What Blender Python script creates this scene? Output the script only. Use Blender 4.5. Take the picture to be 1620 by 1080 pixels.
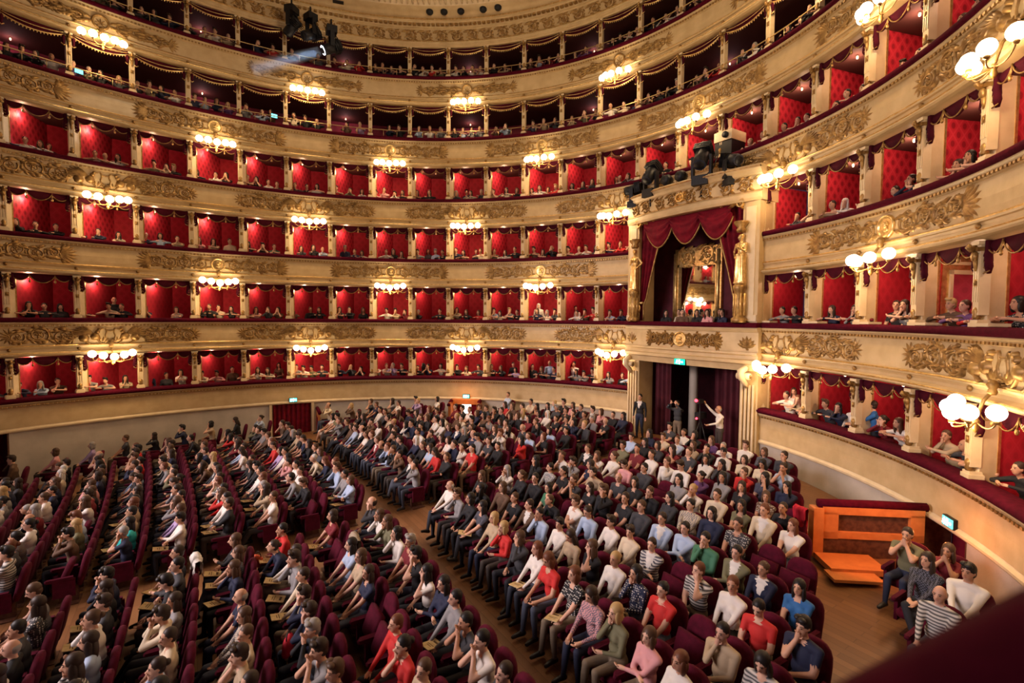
import bpy, bmesh, math, random
import numpy as np
from mathutils import Vector, Matrix

random.seed(7); np.random.seed(7)
SC = bpy.context.scene
COL = SC.collection
for o in list(bpy.data.objects): bpy.data.objects.remove(o)

# ------------------------------------------------------------------ camera
# house frame: apex of the horseshoe at (0,0), stage towards -Y, metres
H = 2.6                       # height of one tier
SP = 0.634 * H                # width of one box along the curve
CAM = (10.93, -14.24, 4.42)
cam_d = bpy.data.cameras.new('camera'); cam = bpy.data.objects.new('camera', cam_d); COL.objects.link(cam)
cam.location = CAM
cam.matrix_world = (Matrix.Translation(CAM) @ Matrix.Rotation(1.0033, 4, 'Z')
                    @ Matrix.Rotation(math.radians(90 - 2.72), 4, 'X') @ Matrix.Rotation(0.0067, 4, 'Z'))
cam_d.sensor_width = 36.0; cam_d.lens = 793 / 1620 * 36.0
cam_d.clip_start = 0.03; cam_d.clip_end = 200
cam_d.dof.use_dof = True; cam_d.dof.focus_distance = 17.0; cam_d.dof.aperture_fstop = 1.5
SC.camera = cam

# ------------------------------------------------------------------ world, exposure
W = bpy.data.worlds.new('world'); SC.world = W; W.use_nodes = True
W.node_tree.nodes['Background'].inputs[0].default_value = (0.46, 0.28, 0.50, 1)
W.node_tree.nodes['Background'].inputs[1].default_value = 0.07
SC.view_settings.view_transform = 'Standard'; SC.view_settings.look = 'None'
SC.view_settings.exposure = 0.18; SC.view_settings.gamma = 1.0; SC.view_settings.use_curve_mapping = False

# ------------------------------------------------------------------ large lights: the stage opening and the great chandelier above the stalls
def area(name, loc, target, sx, sy, power, col):
    d = bpy.data.lights.new(name, 'AREA'); d.shape = 'RECTANGLE'; d.size = sx; d.size_y = sy; d.energy = power; d.color = col
    o = bpy.data.objects.new(name, d); COL.objects.link(o); o.location = loc
    o.rotation_euler = (Vector(target) - Vector(loc)).to_track_quat('-Z', 'Y').to_euler()
    return o
stl = area('stage_light', (-2.0, -27.0, 8.0), (0.5, -7.5, -.5), 13, 6, 950, (1.0, 0.82, 0.82)); stl.data.spread = math.radians(70)
d = bpy.data.lights.new('chandelier_light', 'POINT'); d.energy = 850; d.shadow_soft_size = 1.4; d.color = (1.0, 0.78, 0.56)
o = bpy.data.objects.new('chandelier_light', d); COL.objects.link(o); o.location = (0, -9.0, 15.2)
LAMP_POWER = 70.0
BOX_POWER = 15.0
LAMP_COL = (1.0, 0.66, 0.33)

# ------------------------------------------------------------------ helpers
def link(name, me, mats=None, parent=None):
    if mats is not None:
        if not isinstance(mats, (list, tuple)): mats = [mats]
        if len(me.materials) == 0:
            for m in mats: me.materials.append(m)
    o = bpy.data.objects.new(name, me); COL.objects.link(o)
    if parent is not None: o.parent = parent
    return o
def empty(name, loc=(0, 0, 0), rz=0.0):
    o = bpy.data.objects.new(name, None); COL.objects.link(o); o.location = loc; o.rotation_euler = (0, 0, rz)
    o.empty_display_size = 0.1
    return o
def tag(o, label=None, cat=None, group=None, kind=None):
    if label: o['label'] = label
    if cat: o['category'] = cat
    if group: o['group'] = group
    if kind: o['kind'] = kind
    return o
def copy_of(o, parent=None):
    c = o.copy(); COL.objects.link(c); c.parent = parent
    return c

class MB:
    """collects vertices and faces of one mesh"""
    def __init__(s): s.v = []; s.f = []; s.mi = []; s.uv = None; s.sm = []
    def add(s, vs, fs, mi=0, smooth=True):
        b = len(s.v); s.v.extend([tuple(p) for p in vs])
        for f in fs: s.f.append(tuple(i + b for i in f)); s.mi.append(mi); s.sm.append(smooth)
    def box(s, c, d, mi=0, rot=None, taper=1.0):
        hx, hy, hz = d[0] / 2, d[1] / 2, d[2] / 2
        vs = []
        for z in (-1, 1):
            t = taper if z > 0 else 1.0
            for x, y in ((-1, -1), (1, -1), (1, 1), (-1, 1)): vs.append(Vector((x * hx * t, y * hy * t, z * hz)))
        if rot is not None: vs = [rot @ v for v in vs]
        vs = [(v[0] + c[0], v[1] + c[1], v[2] + c[2]) for v in vs]
        s.add(vs, [(0, 3, 2, 1), (4, 5, 6, 7), (0, 1, 5, 4), (1, 2, 6, 5), (2, 3, 7, 6), (3, 0, 4, 7)], mi, False)
    def tube(s, pts, rad, n=6, mi=0, cap=True, flat=None):
        P = [Vector(p) for p in pts]
        if not hasattr(rad, '__len__'): rad = [rad] * len(P)
        vs = []; up = Vector((0, 0, 1))
        t0 = (P[1] - P[0]).normalized()
        a = t0.cross(up)
        if a.length < 1e-3: a = t0.cross(Vector((1, 0, 0)))
        a.normalize()
        for i, p in enumerate(P):
            t = (P[min(i + 1, len(P) - 1)] - P[max(i - 1, 0)]).normalized()
            a = (a - t * a.dot(t)); a.normalize(); b = t.cross(a)
            for k in range(n):
                q = 2 * math.pi * k / n
                vs.append(p + (a * math.cos(q) + b * math.sin(q)) * rad[i])
        fs = []
        for i in range(len(P) - 1):
            for k in range(n):
                k2 = (k + 1) % n
                fs.append((i * n + k, i * n + k2, (i + 1) * n + k2, (i + 1) * n + k))
        if cap:
            fs.append(tuple(range(n))[::-1]); fs.append(tuple((len(P) - 1) * n + k for k in range(n)))
        s.add(vs, fs, mi)
    def lathe(s, prof, n=12, c=(0, 0, 0), mi=0, arc=2 * math.pi):
        vs = []; m = len(prof)
        for k in range(n):
            q = arc * k / n
            for r, z in prof: vs.append((c[0] + r * math.cos(q), c[1] + r * math.sin(q), c[2] + z))
        fs = []
        for k in range(n):
            k2 = (k + 1) % n
            for i in range(m - 1): fs.append((k * m + i, k2 * m + i, k2 * m + i + 1, k * m + i + 1))
        s.add(vs, fs, mi)
    def ball(s, c, r, n=8, m=5, mi=0, rot=None):
        if not hasattr(r, '__len__'): r = (r, r, r)
        vs = [Vector((0, 0, -r[2]))]
        for i in range(1, m):
            p = -math.pi / 2 + math.pi * i / m
            for k in range(n):
                q = 2 * math.pi * k / n
                vs.append(Vector((r[0] * math.cos(p) * math.cos(q), r[1] * math.cos(p) * math.sin(q), r[2] * math.sin(p))))
        vs.append(Vector((0, 0, r[2])))
        if rot is not None: vs = [rot @ v for v in vs]
        vs = [(v[0] + c[0], v[1] + c[1], v[2] + c[2]) for v in vs]
        fs = []
        for k in range(n): fs.append((0, 1 + (k + 1) % n, 1 + k))
        for i in range(m - 2):
            for k in range(n):
                a = 1 + i * n + k; b = 1 + i * n + (k + 1) % n
                fs.append((a, b, b + n, a + n))
        L = len(vs) - 1
        for k in range(n): fs.append((L, 1 + (m - 2) * n + k, 1 + (m - 2) * n + (k + 1) % n))
        s.add(vs, fs, mi)
    def mesh(s, name, smooth=None):
        me = bpy.data.meshes.new(name); me.from_pydata(s.v, [], s.f); 
        me.polygons.foreach_set('material_index', s.mi)
        me.polygons.foreach_set('use_smooth', [(x if smooth is None else smooth) for x in s.sm])
        if s.uv is not None:
            u = me.uv_layers.new(name='UVMap'); li = np.zeros(len(me.loops), 'i'); me.loops.foreach_get('vertex_index', li)
            u.data.foreach_set('uv', np.asarray(s.uv, 'f')[li].ravel())
        me.update(); return me
    def build(s, name, mats, parent=None, smooth=None):
        return link(name, s.mesh(name, smooth), mats, parent)

# ------------------------------------------------------------------ the horseshoe curve
_S = np.linspace(0, 19, 4000); _ds = _S[1]
_k = np.where(_S < 2.721, 0.2354, 0.2354 * np.clip(1 - (_S - 2.721) / (20.4 - 2.721), 0, 1))
_th = np.concatenate([[0], np.cumsum(_k)[:-1] * _ds])
_cx = np.concatenate([[0], np.cumsum(np.cos(_th))[:-1] * _ds]); _cy = -np.concatenate([[0], np.cumsum(np.sin(_th))[:-1] * _ds])
def curve(s):
    """arc length (m, signed) -> x, y, outward normal"""
    a = np.abs(s) / H; sg = np.where(np.asarray(s) < 0, -1.0, 1.0)
    th = np.interp(a, _S, _th)
    return np.interp(a, _S, _cx) * H * sg, np.interp(a, _S, _cy) * H, np.sin(th) * sg, np.cos(th)
def at(s, off=0.0, z=0.0):
    x, y, nx, ny = curve(s)
    return Vector((float(x + off * nx), float(y + off * ny), z))
def yaw_at(s):
    """rotation whose local +y is the outward normal and local +x the tangent"""
    x, y, nx, ny = curve(s)
    return math.atan2(-float(nx), float(ny))
def bend(vs, s0, z0):
    """(u along the wall, w towards the house, v up) -> world, centred at arc s0, height z0"""
    A = np.asarray(vs, float); x, y, nx, ny = curve(s0 + A[:, 0])
    return np.stack([x - A[:, 1] * nx, y - A[:, 1] * ny, z0 + A[:, 2]], 1)
def sweep(name, prof, s0, s1, mats, parent=None, step=0.4, mi=None, smooth=False, closed=False):
    n = max(2, int(abs(s1 - s0) / step) + 1); S = np.linspace(s0, s1, n); x, y, nx, ny = curve(S); m = len(prof)
    mb = MB(); uv = []; L = [0]
    for i in range(1, m): L.append(L[-1] + math.hypot(prof[i][0] - prof[i - 1][0], prof[i][1] - prof[i - 1][1]))
    vs = []
    for i in range(n):
        for j, (o, z) in enumerate(prof):
            vs.append((x[i] + o * nx[i], y[i] + o * ny[i], z)); uv.append((S[i], L[j]))
    fs = []; mis = []
    M = m if closed else m - 1
    for i in range(n - 1):
        for j in range(M):
            j2 = (j + 1) % m
            fs.append((i * m + j, (i + 1) * m + j, (i + 1) * m + j2, i * m + j2)); mis.append(mi[j] if mi else 0)
    if closed:
        fs.append(tuple(range(m))); mis.append(0); fs.append(tuple((n - 1) * m + j for j in range(m))[::-1]); mis.append(0)
    mb.v = vs; mb.f = fs; mb.mi = mis; mb.sm = [smooth] * len(fs); mb.uv = uv
    return mb.build(name, mats, parent)
def floor_z(y): return 0.23 + 0.065 * y

# ------------------------------------------------------------------ materials
def mat(name, col, rough=0.6, metal=0.0, spec=0.3, sheen=0.0, emit=None, estr=0.0, coat=0.0):
    m = bpy.data.materials.new(name); m.use_nodes = True; b = m.node_tree.nodes['Principled BSDF']
    b.inputs['Base Color'].default_value = (*col, 1); b.inputs['Roughness'].default_value = rough
    b.inputs['Metallic'].default_value = metal; b.inputs['Specular IOR Level'].default_value = spec
    if sheen: b.inputs['Sheen Weight'].default_value = sheen; b.inputs['Sheen Tint'].default_value = (*[min(1, c * 3 + .1) for c in col], 1)
    if emit: b.inputs['Emission Color'].default_value = (*emit, 1); b.inputs['Emission Strength'].default_value = estr
    return m
def nd(m, t, **kw):
    n = m.node_tree.nodes.new(t)
    for k, v in kw.items(): setattr(n, k, v)
    return n
def lk(m, a, b): m.node_tree.links.new(a, b)
def bsdf(m): return m.node_tree.nodes['Principled BSDF']
def noisy(m, c1, c2, scale=8.0, coord='Object', bump=0.0, detail=4, bscale=None):
    tc = nd(m, 'ShaderNodeTexCoord'); n = nd(m, 'ShaderNodeTexNoise'); n.inputs['Scale'].default_value = scale; n.inputs['Detail'].default_value = detail
    lk(m, tc.outputs[coord], n.inputs['Vector'])
    r = nd(m, 'ShaderNodeValToRGB'); r.color_ramp.elements[0].position = 0.35; r.color_ramp.elements[1].position = 0.65
    r.color_ramp.elements[0].color = (*c1, 1); r.color_ramp.elements[1].color = (*c2, 1)
    lk(m, n.outputs['Fac'], r.inputs['Fac']); lk(m, r.outputs['Color'], bsdf(m).inputs['Base Color'])
    if bump:
        n2 = nd(m, 'ShaderNodeTexNoise'); n2.inputs['Scale'].default_value = bscale or scale * 4; lk(m, tc.outputs[coord], n2.inputs['Vector'])
        bp = nd(m, 'ShaderNodeBump'); bp.inputs['Strength'].default_value = bump; bp.inputs['Distance'].default_value = 0.02
        lk(m, n2.outputs['Fac'], bp.inputs['Height']); lk(m, bp.outputs['Normal'], bsdf(m).inputs['Normal'])
    return m
M = {}
M['cream'] = noisy(mat('cream_paint', (.51, .37, .19), .45, spec=.35), (.47, .335, .165), (.55, .40, .21), 3.0, bump=.05, bscale=30)
M['cream2'] = noisy(mat('pale_cream_paint', (.62, .49, .30), .4, spec=.35), (.58, .455, .275), (.66, .525, .335), 4.0)
M['ivory'] = noisy(mat('grey_ivory_plaster', (.5, .44, .36), .6), (.44, .39, .32), (.53, .47, .39), 2.0, bump=.1, bscale=40)
M['gilt'] = noisy(mat('gilding', (.3, .17, .06), .42, metal=.55, spec=.5), (.20, .105, .03), (.40, .24, .075), 9.0)
M['giltbright'] = noisy(mat('bright_gilding', (.7, .48, .18), .3, metal=.8, spec=.5), (.58, .37, .12), (.85, .60, .26), 12.0)
M['bronze'] = mat('dark_bronze', (.16, .10, .05), .4, metal=.7)
M['velvet'] = noisy(mat('crimson_velvet', (.12, .006, .014), .9, spec=.05), (.045, .002, .008), (.068, .003, .012), 14.0)
M['drape'] = noisy(mat('crimson_drapery', (.14, .005, .014), .8, spec=.1, sheen=.05), (.10, .004, .011), (.17, .006, .016), 5.0)
M['seatvelvet'] = noisy(mat('seat_velvet', (.09, .004, .016), .85, spec=.12, sheen=.08), (.05, .0022, .010), (.08, .0035, .016), 9.0, bump=.1, bscale=60)
M['darkdrape'] = noisy(mat('dark_maroon_drapery', (.06, .004, .01), .85, spec=.08), (.035, .0025, .008), (.06, .004, .012), 5.0)
M['gallerywall'] = noisy(mat('gallery_wall', (.34, .05, .09), .8), (.28, .042, .085), (.38, .06, .11), 2.0)
M['boxceil'] = mat('dark_box_ceiling', (.10, .035, .03), .8)
M['boxlamp'] = mat('box_lamp_shade', (1, .8, .6), .4, emit=(1, .7, .4), estr=2.0); M['boxlamp'].cycles.emission_sampling = 'NONE'
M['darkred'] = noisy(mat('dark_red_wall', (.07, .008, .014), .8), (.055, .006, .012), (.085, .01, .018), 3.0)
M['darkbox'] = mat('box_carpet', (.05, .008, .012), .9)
M['dark'] = mat('black_metal', (.012, .012, .015), .45, metal=.3)
M['darkwood'] = noisy(mat('dark_wood', (.09, .035, .02), .45), (.06, .022, .014), (.12, .05, .028), 12.0)
M['mirror'] = mat('mirror_glass', (.85, .83, .78), .03, metal=1.0)
M['globe'] = mat('lamp_globe', (1, .95, .85), .3, emit=(1.0, .84, .60), estr=9.0)
M['globe'].cycles.emission_sampling = 'NONE'
M['brass'] = mat('brass', (.75, .55, .25), .3, metal=.9)
# damask: lattice with dark medallions, drawn on the wall's own metres
def damask(name, c_bg, c_dot, c_line):
    m = mat(name, c_bg, .7, sheen=.15); uv = nd(m, 'ShaderNodeUVMap'); mp = nd(m, 'ShaderNodeMapping'); lk(m, uv.outputs['UV'], mp.inputs['Vector'])
    mp.inputs['Scale'].default_value = (1 / .26, 1 / .34, 1)
    sep = nd(m, 'ShaderNodeSeparateXYZ'); lk(m, mp.outputs['Vector'], sep.inputs[0])
    def math_(op, a, b=None):
        n = nd(m, 'ShaderNodeMath', operation=op)
        for i, q in enumerate((a, b)):
            if q is None: continue
            if isinstance(q, (int, float)): n.inputs[i].default_value = q
            else: lk(m, q, n.inputs[i])
        return n.outputs[0]
    def cells(ox, oy):
        fx = math_('SUBTRACT', math_('FRACT', math_('ADD', sep.outputs[0], ox)), .5); fy = math_('SUBTRACT', math_('FRACT', math_('ADD', sep.outputs[1], oy)), .5)
        return math_('SQRT', math_('ADD', math_('MULTIPLY', fx, fx), math_('MULTIPLY', fy, fy)))
    d = math_('MINIMUM', cells(0, 0), cells(.5, .5))
    dot = nd(m, 'ShaderNodeMapRange'); dot.inputs[1].default_value = .15; dot.inputs[2].default_value = .21; dot.inputs[3].default_value = 1; dot.inputs[4].default_value = 0; lk(m, d, dot.inputs[0])
    # diagonal lattice lines
    u1 = math_('ABSOLUTE', math_('SUBTRACT', math_('FRACT', math_('ADD', math_('ADD', sep.outputs[0], sep.outputs[1]), .5)), .5))
    u2 = math_('ABSOLUTE', math_('SUBTRACT', math_('FRACT', math_('ADD', math_('SUBTRACT', sep.outputs[0], sep.outputs[1]), .5)), .5))
    ln = nd(m, 'ShaderNodeMapRange'); ln.inputs[1].default_value = .40; ln.inputs[2].default_value = .47; lk(m, math_('MAXIMUM', u1, u2), ln.inputs[0])
    mx = nd(m, 'ShaderNodeMix', data_type='RGBA'); mx.inputs[6].default_value = (*c_bg, 1); mx.inputs[7].default_value = (*c_line, 1); lk(m, ln.outputs[0], mx.inputs[0])
    mx2 = nd(m, 'ShaderNodeMix', data_type='RGBA'); lk(m, mx.outputs[2], mx2.inputs[6]); mx2.inputs[7].default_value = (*c_dot, 1); lk(m, dot.outputs[0], mx2.inputs[0])
    lk(m, mx2.outputs[2], bsdf(m).inputs['Base Color'])
    return m
M['damask'] = damask('red_damask', (.50, .016, .036), (.27, .006, .016), (.58, .032, .055))
M['damask2'] = damask('plain_damask', (.40, .011, .027), (.33, .009, .021), (.43, .017, .034))
# floor boards
def boards():
    m = mat('parquet', (.3, .15, .06), .35, spec=.4); tc = nd(m, 'ShaderNodeTexCoord'); br = nd(m, 'ShaderNodeTexBrick'); lk(m, tc.outputs['Object'], br.inputs['Vector'])
    br.inputs['Scale'].default_value = 1.0; br.inputs['Brick Width'].default_value = 1.1; br.inputs['Row Height'].default_value = .12; br.inputs['Mortar Size'].default_value = .003
    br.inputs['Color1'].default_value = (.23, .105, .042, 1); br.inputs['Color2'].default_value = (.165, .072, .028, 1); br.inputs['Mortar'].default_value = (.08, .035, .015, 1)
    lk(m, br.outputs['Color'], bsdf(m).inputs['Base Color']); return m
M['parquet'] = boards()
M['orangewood'] = noisy(mat('orange_wood', (.5, .17, .045), .4), (.45, .15, .04), (.55, .2, .055), 6.0)
# ================================================================== the setting
S0, S1 = -18.5 * SP, 9.5 * SP          # extent of the tiers along the horseshoe
RAIL = [1.77, 4.25, 6.87, 9.45, 12.04, 14.62]   # centre height of each velvet rail
TOP6 = 15.90                            # top of the uppermost opening
COLS = [k + .5 for k in range(-19, 9)]  # columns, in box widths from the apex
BOXES = [k for k in range(-18, 9)]      # box centres
ROY = 1.5                               # the royal box takes three box widths
ORD = ['first', 'second', 'third', 'fourth', 'fifth', 'sixth', 'seventh', 'eighth', 'ninth', 'tenth', 'eleventh', 'twelfth', 'thirteenth', 'fourteenth',
       'fifteenth', 'sixteenth', 'seventeenth', 'eighteenth', 'nineteenth', 'twentieth', 'twenty-first', 'twenty-second']
TIERNAME = ['lowest', 'second', 'third', 'fourth', 'fifth', 'top']

# floor, sloping towards the stage
S = np.linspace(-18.5 * SP, 18.5 * SP, 110); X, Y, _, _ = curve(S)
mb = MB(); pts = [(float(x), float(y), floor_z(float(y))) for x, y in zip(X, Y)]
mb.add([(0, -14.0, floor_z(-14.0))] + pts, [(0, i + 2, i + 1) for i in range(len(pts) - 1)] + [(0, 1, len(pts))], 0, False)
fl = mb.build('floor', M['parquet']); tag(fl, 'sloping parquet floor of the stalls under the seat rows', 'floor', kind='structure')

# lower wall of the stalls under the lowest tier, pale plaster, with door openings
DOORS = [(-16.0, .75), (-10.45, .75), (-6.0, .55), (5.15, .62)]     # arc position in boxes, half width in metres
low = empty('wall_stalls'); tag(low, 'pale grey plaster wall ringing the stalls below the lowest boxes', 'wall', kind='structure')
edges = [S0] + [q for d_, w in DOORS for q in (d_ * SP - w, d_ * SP + w)] + [S1]
gaps = []
for a, b in zip(edges[0::2], edges[1::2]):
    for a2, b2 in ((a, min(b, -ROY * SP)), (max(a, ROY * SP), b)):
        if b2 - a2 > .1: sweep('wall_panel', [(0.03, -1.1), (0.03, .80)], a2, b2, M['ivory'], low)
for a, b in ((S0, -ROY * SP), (ROY * SP, S1)):
    sweep('gilt_string_course', [(0.05, .80), (-.03, .80), (-.05, .83), (-.05, .87), (-.01, .90), (.02, .93)], a, b, M['cream2'], low)
for dd, w in DOORS:
    for sg in (-1, 1):
        p = at(dd * SP + sg * w, .03); yw = yaw_at(dd * SP + sg * w)
        mb = MB(); mb.box((0, .25, -.15), (.08, .5, 1.9)); q = mb.build('door_jamb', M['darkwood'], low); q.location = p; q.rotation_euler = (0, 0, yw)
    mb = MB(); mb.box((0, .55, -.15), (2 * w + .1, .05, 1.9)); q = mb.build('door_curtain', M['drape'], low); q.location = at(dd * SP, .03); q.rotation_euler = (0, 0, yaw_at(dd * SP))

# ------------------------------------------------------------------ gilded relief, drawn flat as (u along, w out, v up) and bent onto each front
class Relief(MB):
    def leaf(s, u, v, ang, L, Wd, h=.03, curl=0.0):
        n = 5; vs = []; a = ang; pu, pv = u, v
        for i in range(n):
            t = i / (n - 1); wd = Wd * (math.sin(math.pi * min(1, t * .85 + .12)) ** .8) * .5 if i < n - 1 else .002
            hh = h * (.4 + .6 * math.sin(math.pi * (t * .8 + .15)))
            nx, ny = -math.sin(a), math.cos(a)
            vs += [(pu + nx * wd, .0, pv + ny * wd), (pu, hh, pv), (pu - nx * wd, .0, pv - ny * wd)]
            st = L / (n - 1); a += curl / (n - 1); pu += math.cos(a) * st; pv += math.sin(a) * st
        fs = []
        for i in range(n - 1):
            b = i * 3
            fs += [(b, b + 1, b + 4, b + 3), (b + 1, b + 2, b + 5, b + 4)]
        s.add(vs, fs)
    def ridge(s, pts, r, h=None):
        """half-round moulding along flat points"""
        n = len(pts); vs = []
        for i, (u, v) in enumerate(pts):
            a, b = pts[max(0, i - 1)], pts[min(n - 1, i + 1)]; du, dv = b[0] - a[0], b[1] - a[1]; L = math.hypot(du, dv) or 1
            nx, ny = -dv / L, du / L; rr = r[i] if hasattr(r, '__len__') else r; hh = rr * 1.3
            vs += [(u + nx * rr, 0, v + ny * rr), (u + nx * rr * .6, hh, v + ny * rr * .6), (u - nx * rr * .6, hh, v - ny * rr * .6), (u - nx * rr, 0, v - ny * rr)]
        fs = []
        for i in range(n - 1):
            for j in range(3): fs.append((i * 4 + j, i * 4 + j + 1, (i + 1) * 4 + j + 1, (i + 1) * 4 + j))
        s.add(vs, fs)
    def spiral(s, cu, cv, r, turns=1.6, a0=0.0, sg=1, th=.018, leaves=5):
        n = int(16 * turns); pts = []; rr = []
        for i in range(n + 1):
            t = i / n; q = a0 + sg * turns * 2 * math.pi * t; R = r * (1 - .82 * t)
            pts.append((cu + R * math.cos(q), cv + R * math.sin(q))); rr.append(th * (1 - .5 * t))
        s.ridge(pts, rr)
        s.dome(cu, cv, r * .2, .035)
        for k in range(leaves):
            q = a0 + sg * 2 * math.pi * (.12 + .8 * k / leaves)
            s.leaf(cu + r * .86 * math.cos(q), cv + r * .86 * math.sin(q), q + sg * .9, r * .75, r * .5, .035, curl=sg * .9)
        for k in range(5):
            q = a0 + 2 * math.pi * k / 5
            s.leaf(cu, cv, q, r * .5, r * .3, .035)
    def dome(s, cu, cv, r, h, n=8):
        vs = [(cu, h, cv)]
        for rr, hh in ((.6, .8), (1, 0)):
            for k in range(n): q = 2 * math.pi * k / n; vs.append((cu + r * rr * math.cos(q), h * hh, cv + r * rr * math.sin(q)))
        fs = [(0, 1 + k, 1 + (k + 1) % n) for k in range(n)] + [(1 + k, 1 + n + k, 1 + n + (k + 1) % n, 1 + (k + 1) % n) for k in range(n)]
        s.add(vs, fs)
    def ring(s, cu, cv, r, th=.02, n=20):
        s.ridge([(cu + r * math.cos(2 * math.pi * k / n), cv + r * math.sin(2 * math.pi * k / n)) for k in range(n + 1)], th)
    def palmette(s, cu, cv, r, a0, n=7, span=2.6):
        for k in range(n):
            q = a0 - span / 2 + span * k / (n - 1); s.leaf(cu, cv, q, r * (1 - .15 * abs(k - (n - 1) / 2) / n * 2), r * .34, .03)
    def stem(s, u0, u1, v, amp, per, ph=0):
        n = max(6, int(abs(u1 - u0) / .08)); s.ridge([(u0 + (u1 - u0) * i / n, v + amp * math.sin(ph + 2 * math.pi * (u0 + (u1 - u0) * i / n) / per)) for i in range(n + 1)], .014)

def scroll_chain(r, sg, u0, us, rs, leafs=5):
    for i, (u, R) in enumerate(zip(us, rs)):
        e = 1 if i % 2 else -1
        r.spiral(sg * u, e * .035, R, 1.7, a0=(math.pi if sg > 0 else 0) + e * sg * .6, sg=-e * sg, th=.026, leaves=leafs)
        r.leaf(sg * (u - R * .9), -e * .12, (0 if sg > 0 else math.pi) - e * sg * .5, .26, .1, .04, curl=e * sg * 1.2)
        r.leaf(sg * (u - R * .4), e * .15, (0 if sg > 0 else math.pi) + e * sg * .3, .26, .1, .04, curl=-e * sg * 1.0)
    r.stem(sg * u0, sg * us[-1], 0, .10, .9)
REL = {}
# A: portrait medallion between two scrolls; B: lyre between winged griffins; C: wreath between leaf sprays
r = Relief()
for sg in (-1, 1):
    scroll_chain(r, sg, .26, [.52, .95, 1.36, 1.72], [.19, .20, .18, .14])
    r.palmette(sg * 1.86, 0, .42, 0 if sg > 0 else math.pi, 9, 2.4)
    for k in range(11):
        for e_ in (-1, 1): r.leaf(sg * (.20 + k * .165), .10 * e_, (0 if sg > 0 else math.pi) + (.5 + .35 * math.sin(k * 2.1)) * e_ * sg, .24, .11, .04, curl=-e_ * sg * .6)
REL['A'] = r
r = Relief()
for sg in (-1, 1):
    z0 = 0 if sg > 0 else math.pi
    # griffin: chest, neck and head, haunch, raised wing
    r.dome(sg * .36, -.04, .13, .07); r.dome(sg * .30, .10, .07, .06); r.dome(sg * .26, .17, .055, .06); r.leaf(sg * .24, .17, math.pi - z0 - .2 * sg, .09, .05, .03)
    r.dome(sg * .62, -.08, .14, .07)
    r.ridge([(sg * .34, -.10), (sg * .26, -.20), (sg * .20, -.27)], .025); r.ridge([(sg * .62, -.14), (sg * .52, -.24), (sg * .46, -.27)], .03)
    for k in range(7):
        a = .95 - k * .15; r.leaf(sg * (.40 + k * .012), .02, a if sg > 0 else math.pi - a, .34 + .05 * k, .09, .05, curl=-.25 * sg)
    for k in range(4): r.leaf(sg * (.74 + .05 * k), -.06 - .03 * k, z0 - sg * .3 * k, .24, .1, .045, curl=sg * .9)
    for k in range(10):
        for e_ in (-1, 1): r.leaf(sg * (.88 + k * .13), .13 * e_, z0 + (.4 + .4 * math.sin(k * 1.9)) * e_ * sg, .22, .10, .04, curl=-e_ * sg * .7)
    for k in range(5): r.leaf(sg * (.13 + .05 * k), -.23 + .02 * k, math.pi / 2 + sg * (.5 - .35 * k), .16, .07, .04)
    scroll_chain(r, sg, .75, [1.10, 1.60, 2.05], [.24, .22, .17], 7)
    r.palmette(sg * 2.18, 0, .26, z0, 7, 3.0)
r.ridge([(.04 * math.cos(q) + .0, -.22 + .03 * math.sin(q)) for q in np.linspace(0, 6.28, 9)], .03)
for sg in (-1, 1): r.ridge([(0, -.17), (sg * .10, -.13), (sg * .12, -.02), (sg * .085, .08), (sg * .10, .17), (sg * .13, .20)], .022)
r.ridge([(-.11, .12), (.11, .12)], .018)
for u in (-.04, 0, .04): r.ridge([(u, -.15), (u, .12)], .007)
REL['B'] = r
r = Relief()
r.ring(0, 0, .19, .035)
for k in range(14): q = 2 * math.pi * k / 14; r.leaf(.19 * math.cos(q), .19 * math.sin(q), q + 1.9, .12, .06, .05)
r.palmette(0, -.04, .16, math.pi / 2, 7, 4.5)
for sg in (-1, 1):
    z0 = 0 if sg > 0 else math.pi
    for k in range(15):
        for e in (-1, 1): r.leaf(sg * (.22 + k * .10), .03 * e, z0 + e * sg * (.65 + .3 * math.sin(k * 1.7)), .29 - .006 * k, .13, .05, curl=-e * sg * .9)
    scroll_chain(r, sg, .3, [.55, 1.0, 1.42], [.17, .17, .15], 4)
    r.palmette(sg * 1.7, 0, .30, z0, 7, 2.2)
REL['C'] = r
# P: continuous small scroll for friezes, one repeat of 1.2 m
r = Relief()
for i in range(2): 
    e = 1 if i else -1
    r.spiral(-.3 + .6 * i, e * .02, .19, 1.6, a0=math.pi, sg=-e, th=.024, leaves=6); [r.leaf(-.58 + .6 * i + .13 * q_, .13 * (-1) ** q_, .5 * (-1) ** q_, .22, .09, .035) for q_ in range(5)]; r.leaf(-.55 + .6 * i, -e * .1, e * .3, .32, .09, .035, curl=e * .8); r.leaf(-.45 + .6 * i, e * .1, -e * .3, .3, .08, .035, curl=-e * .8)
REL['P'] = r
def place_relief(kind, s0, z0, parent, name='gilt_relief', scale=(1, 1, 1), off=0.0, m='gilt'):
    A = np.asarray(REL[kind].v, float) * np.array(scale); A[:, 1] += off
    me = bpy.data.meshes.new(name); me.from_pydata(bend(A, s0, z0).tolist(), [], REL[kind].f); me.polygons.foreach_set('use_smooth', [True] * len(me.polygons)); me.update()
    return link(name, me, M[m], parent)
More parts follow.
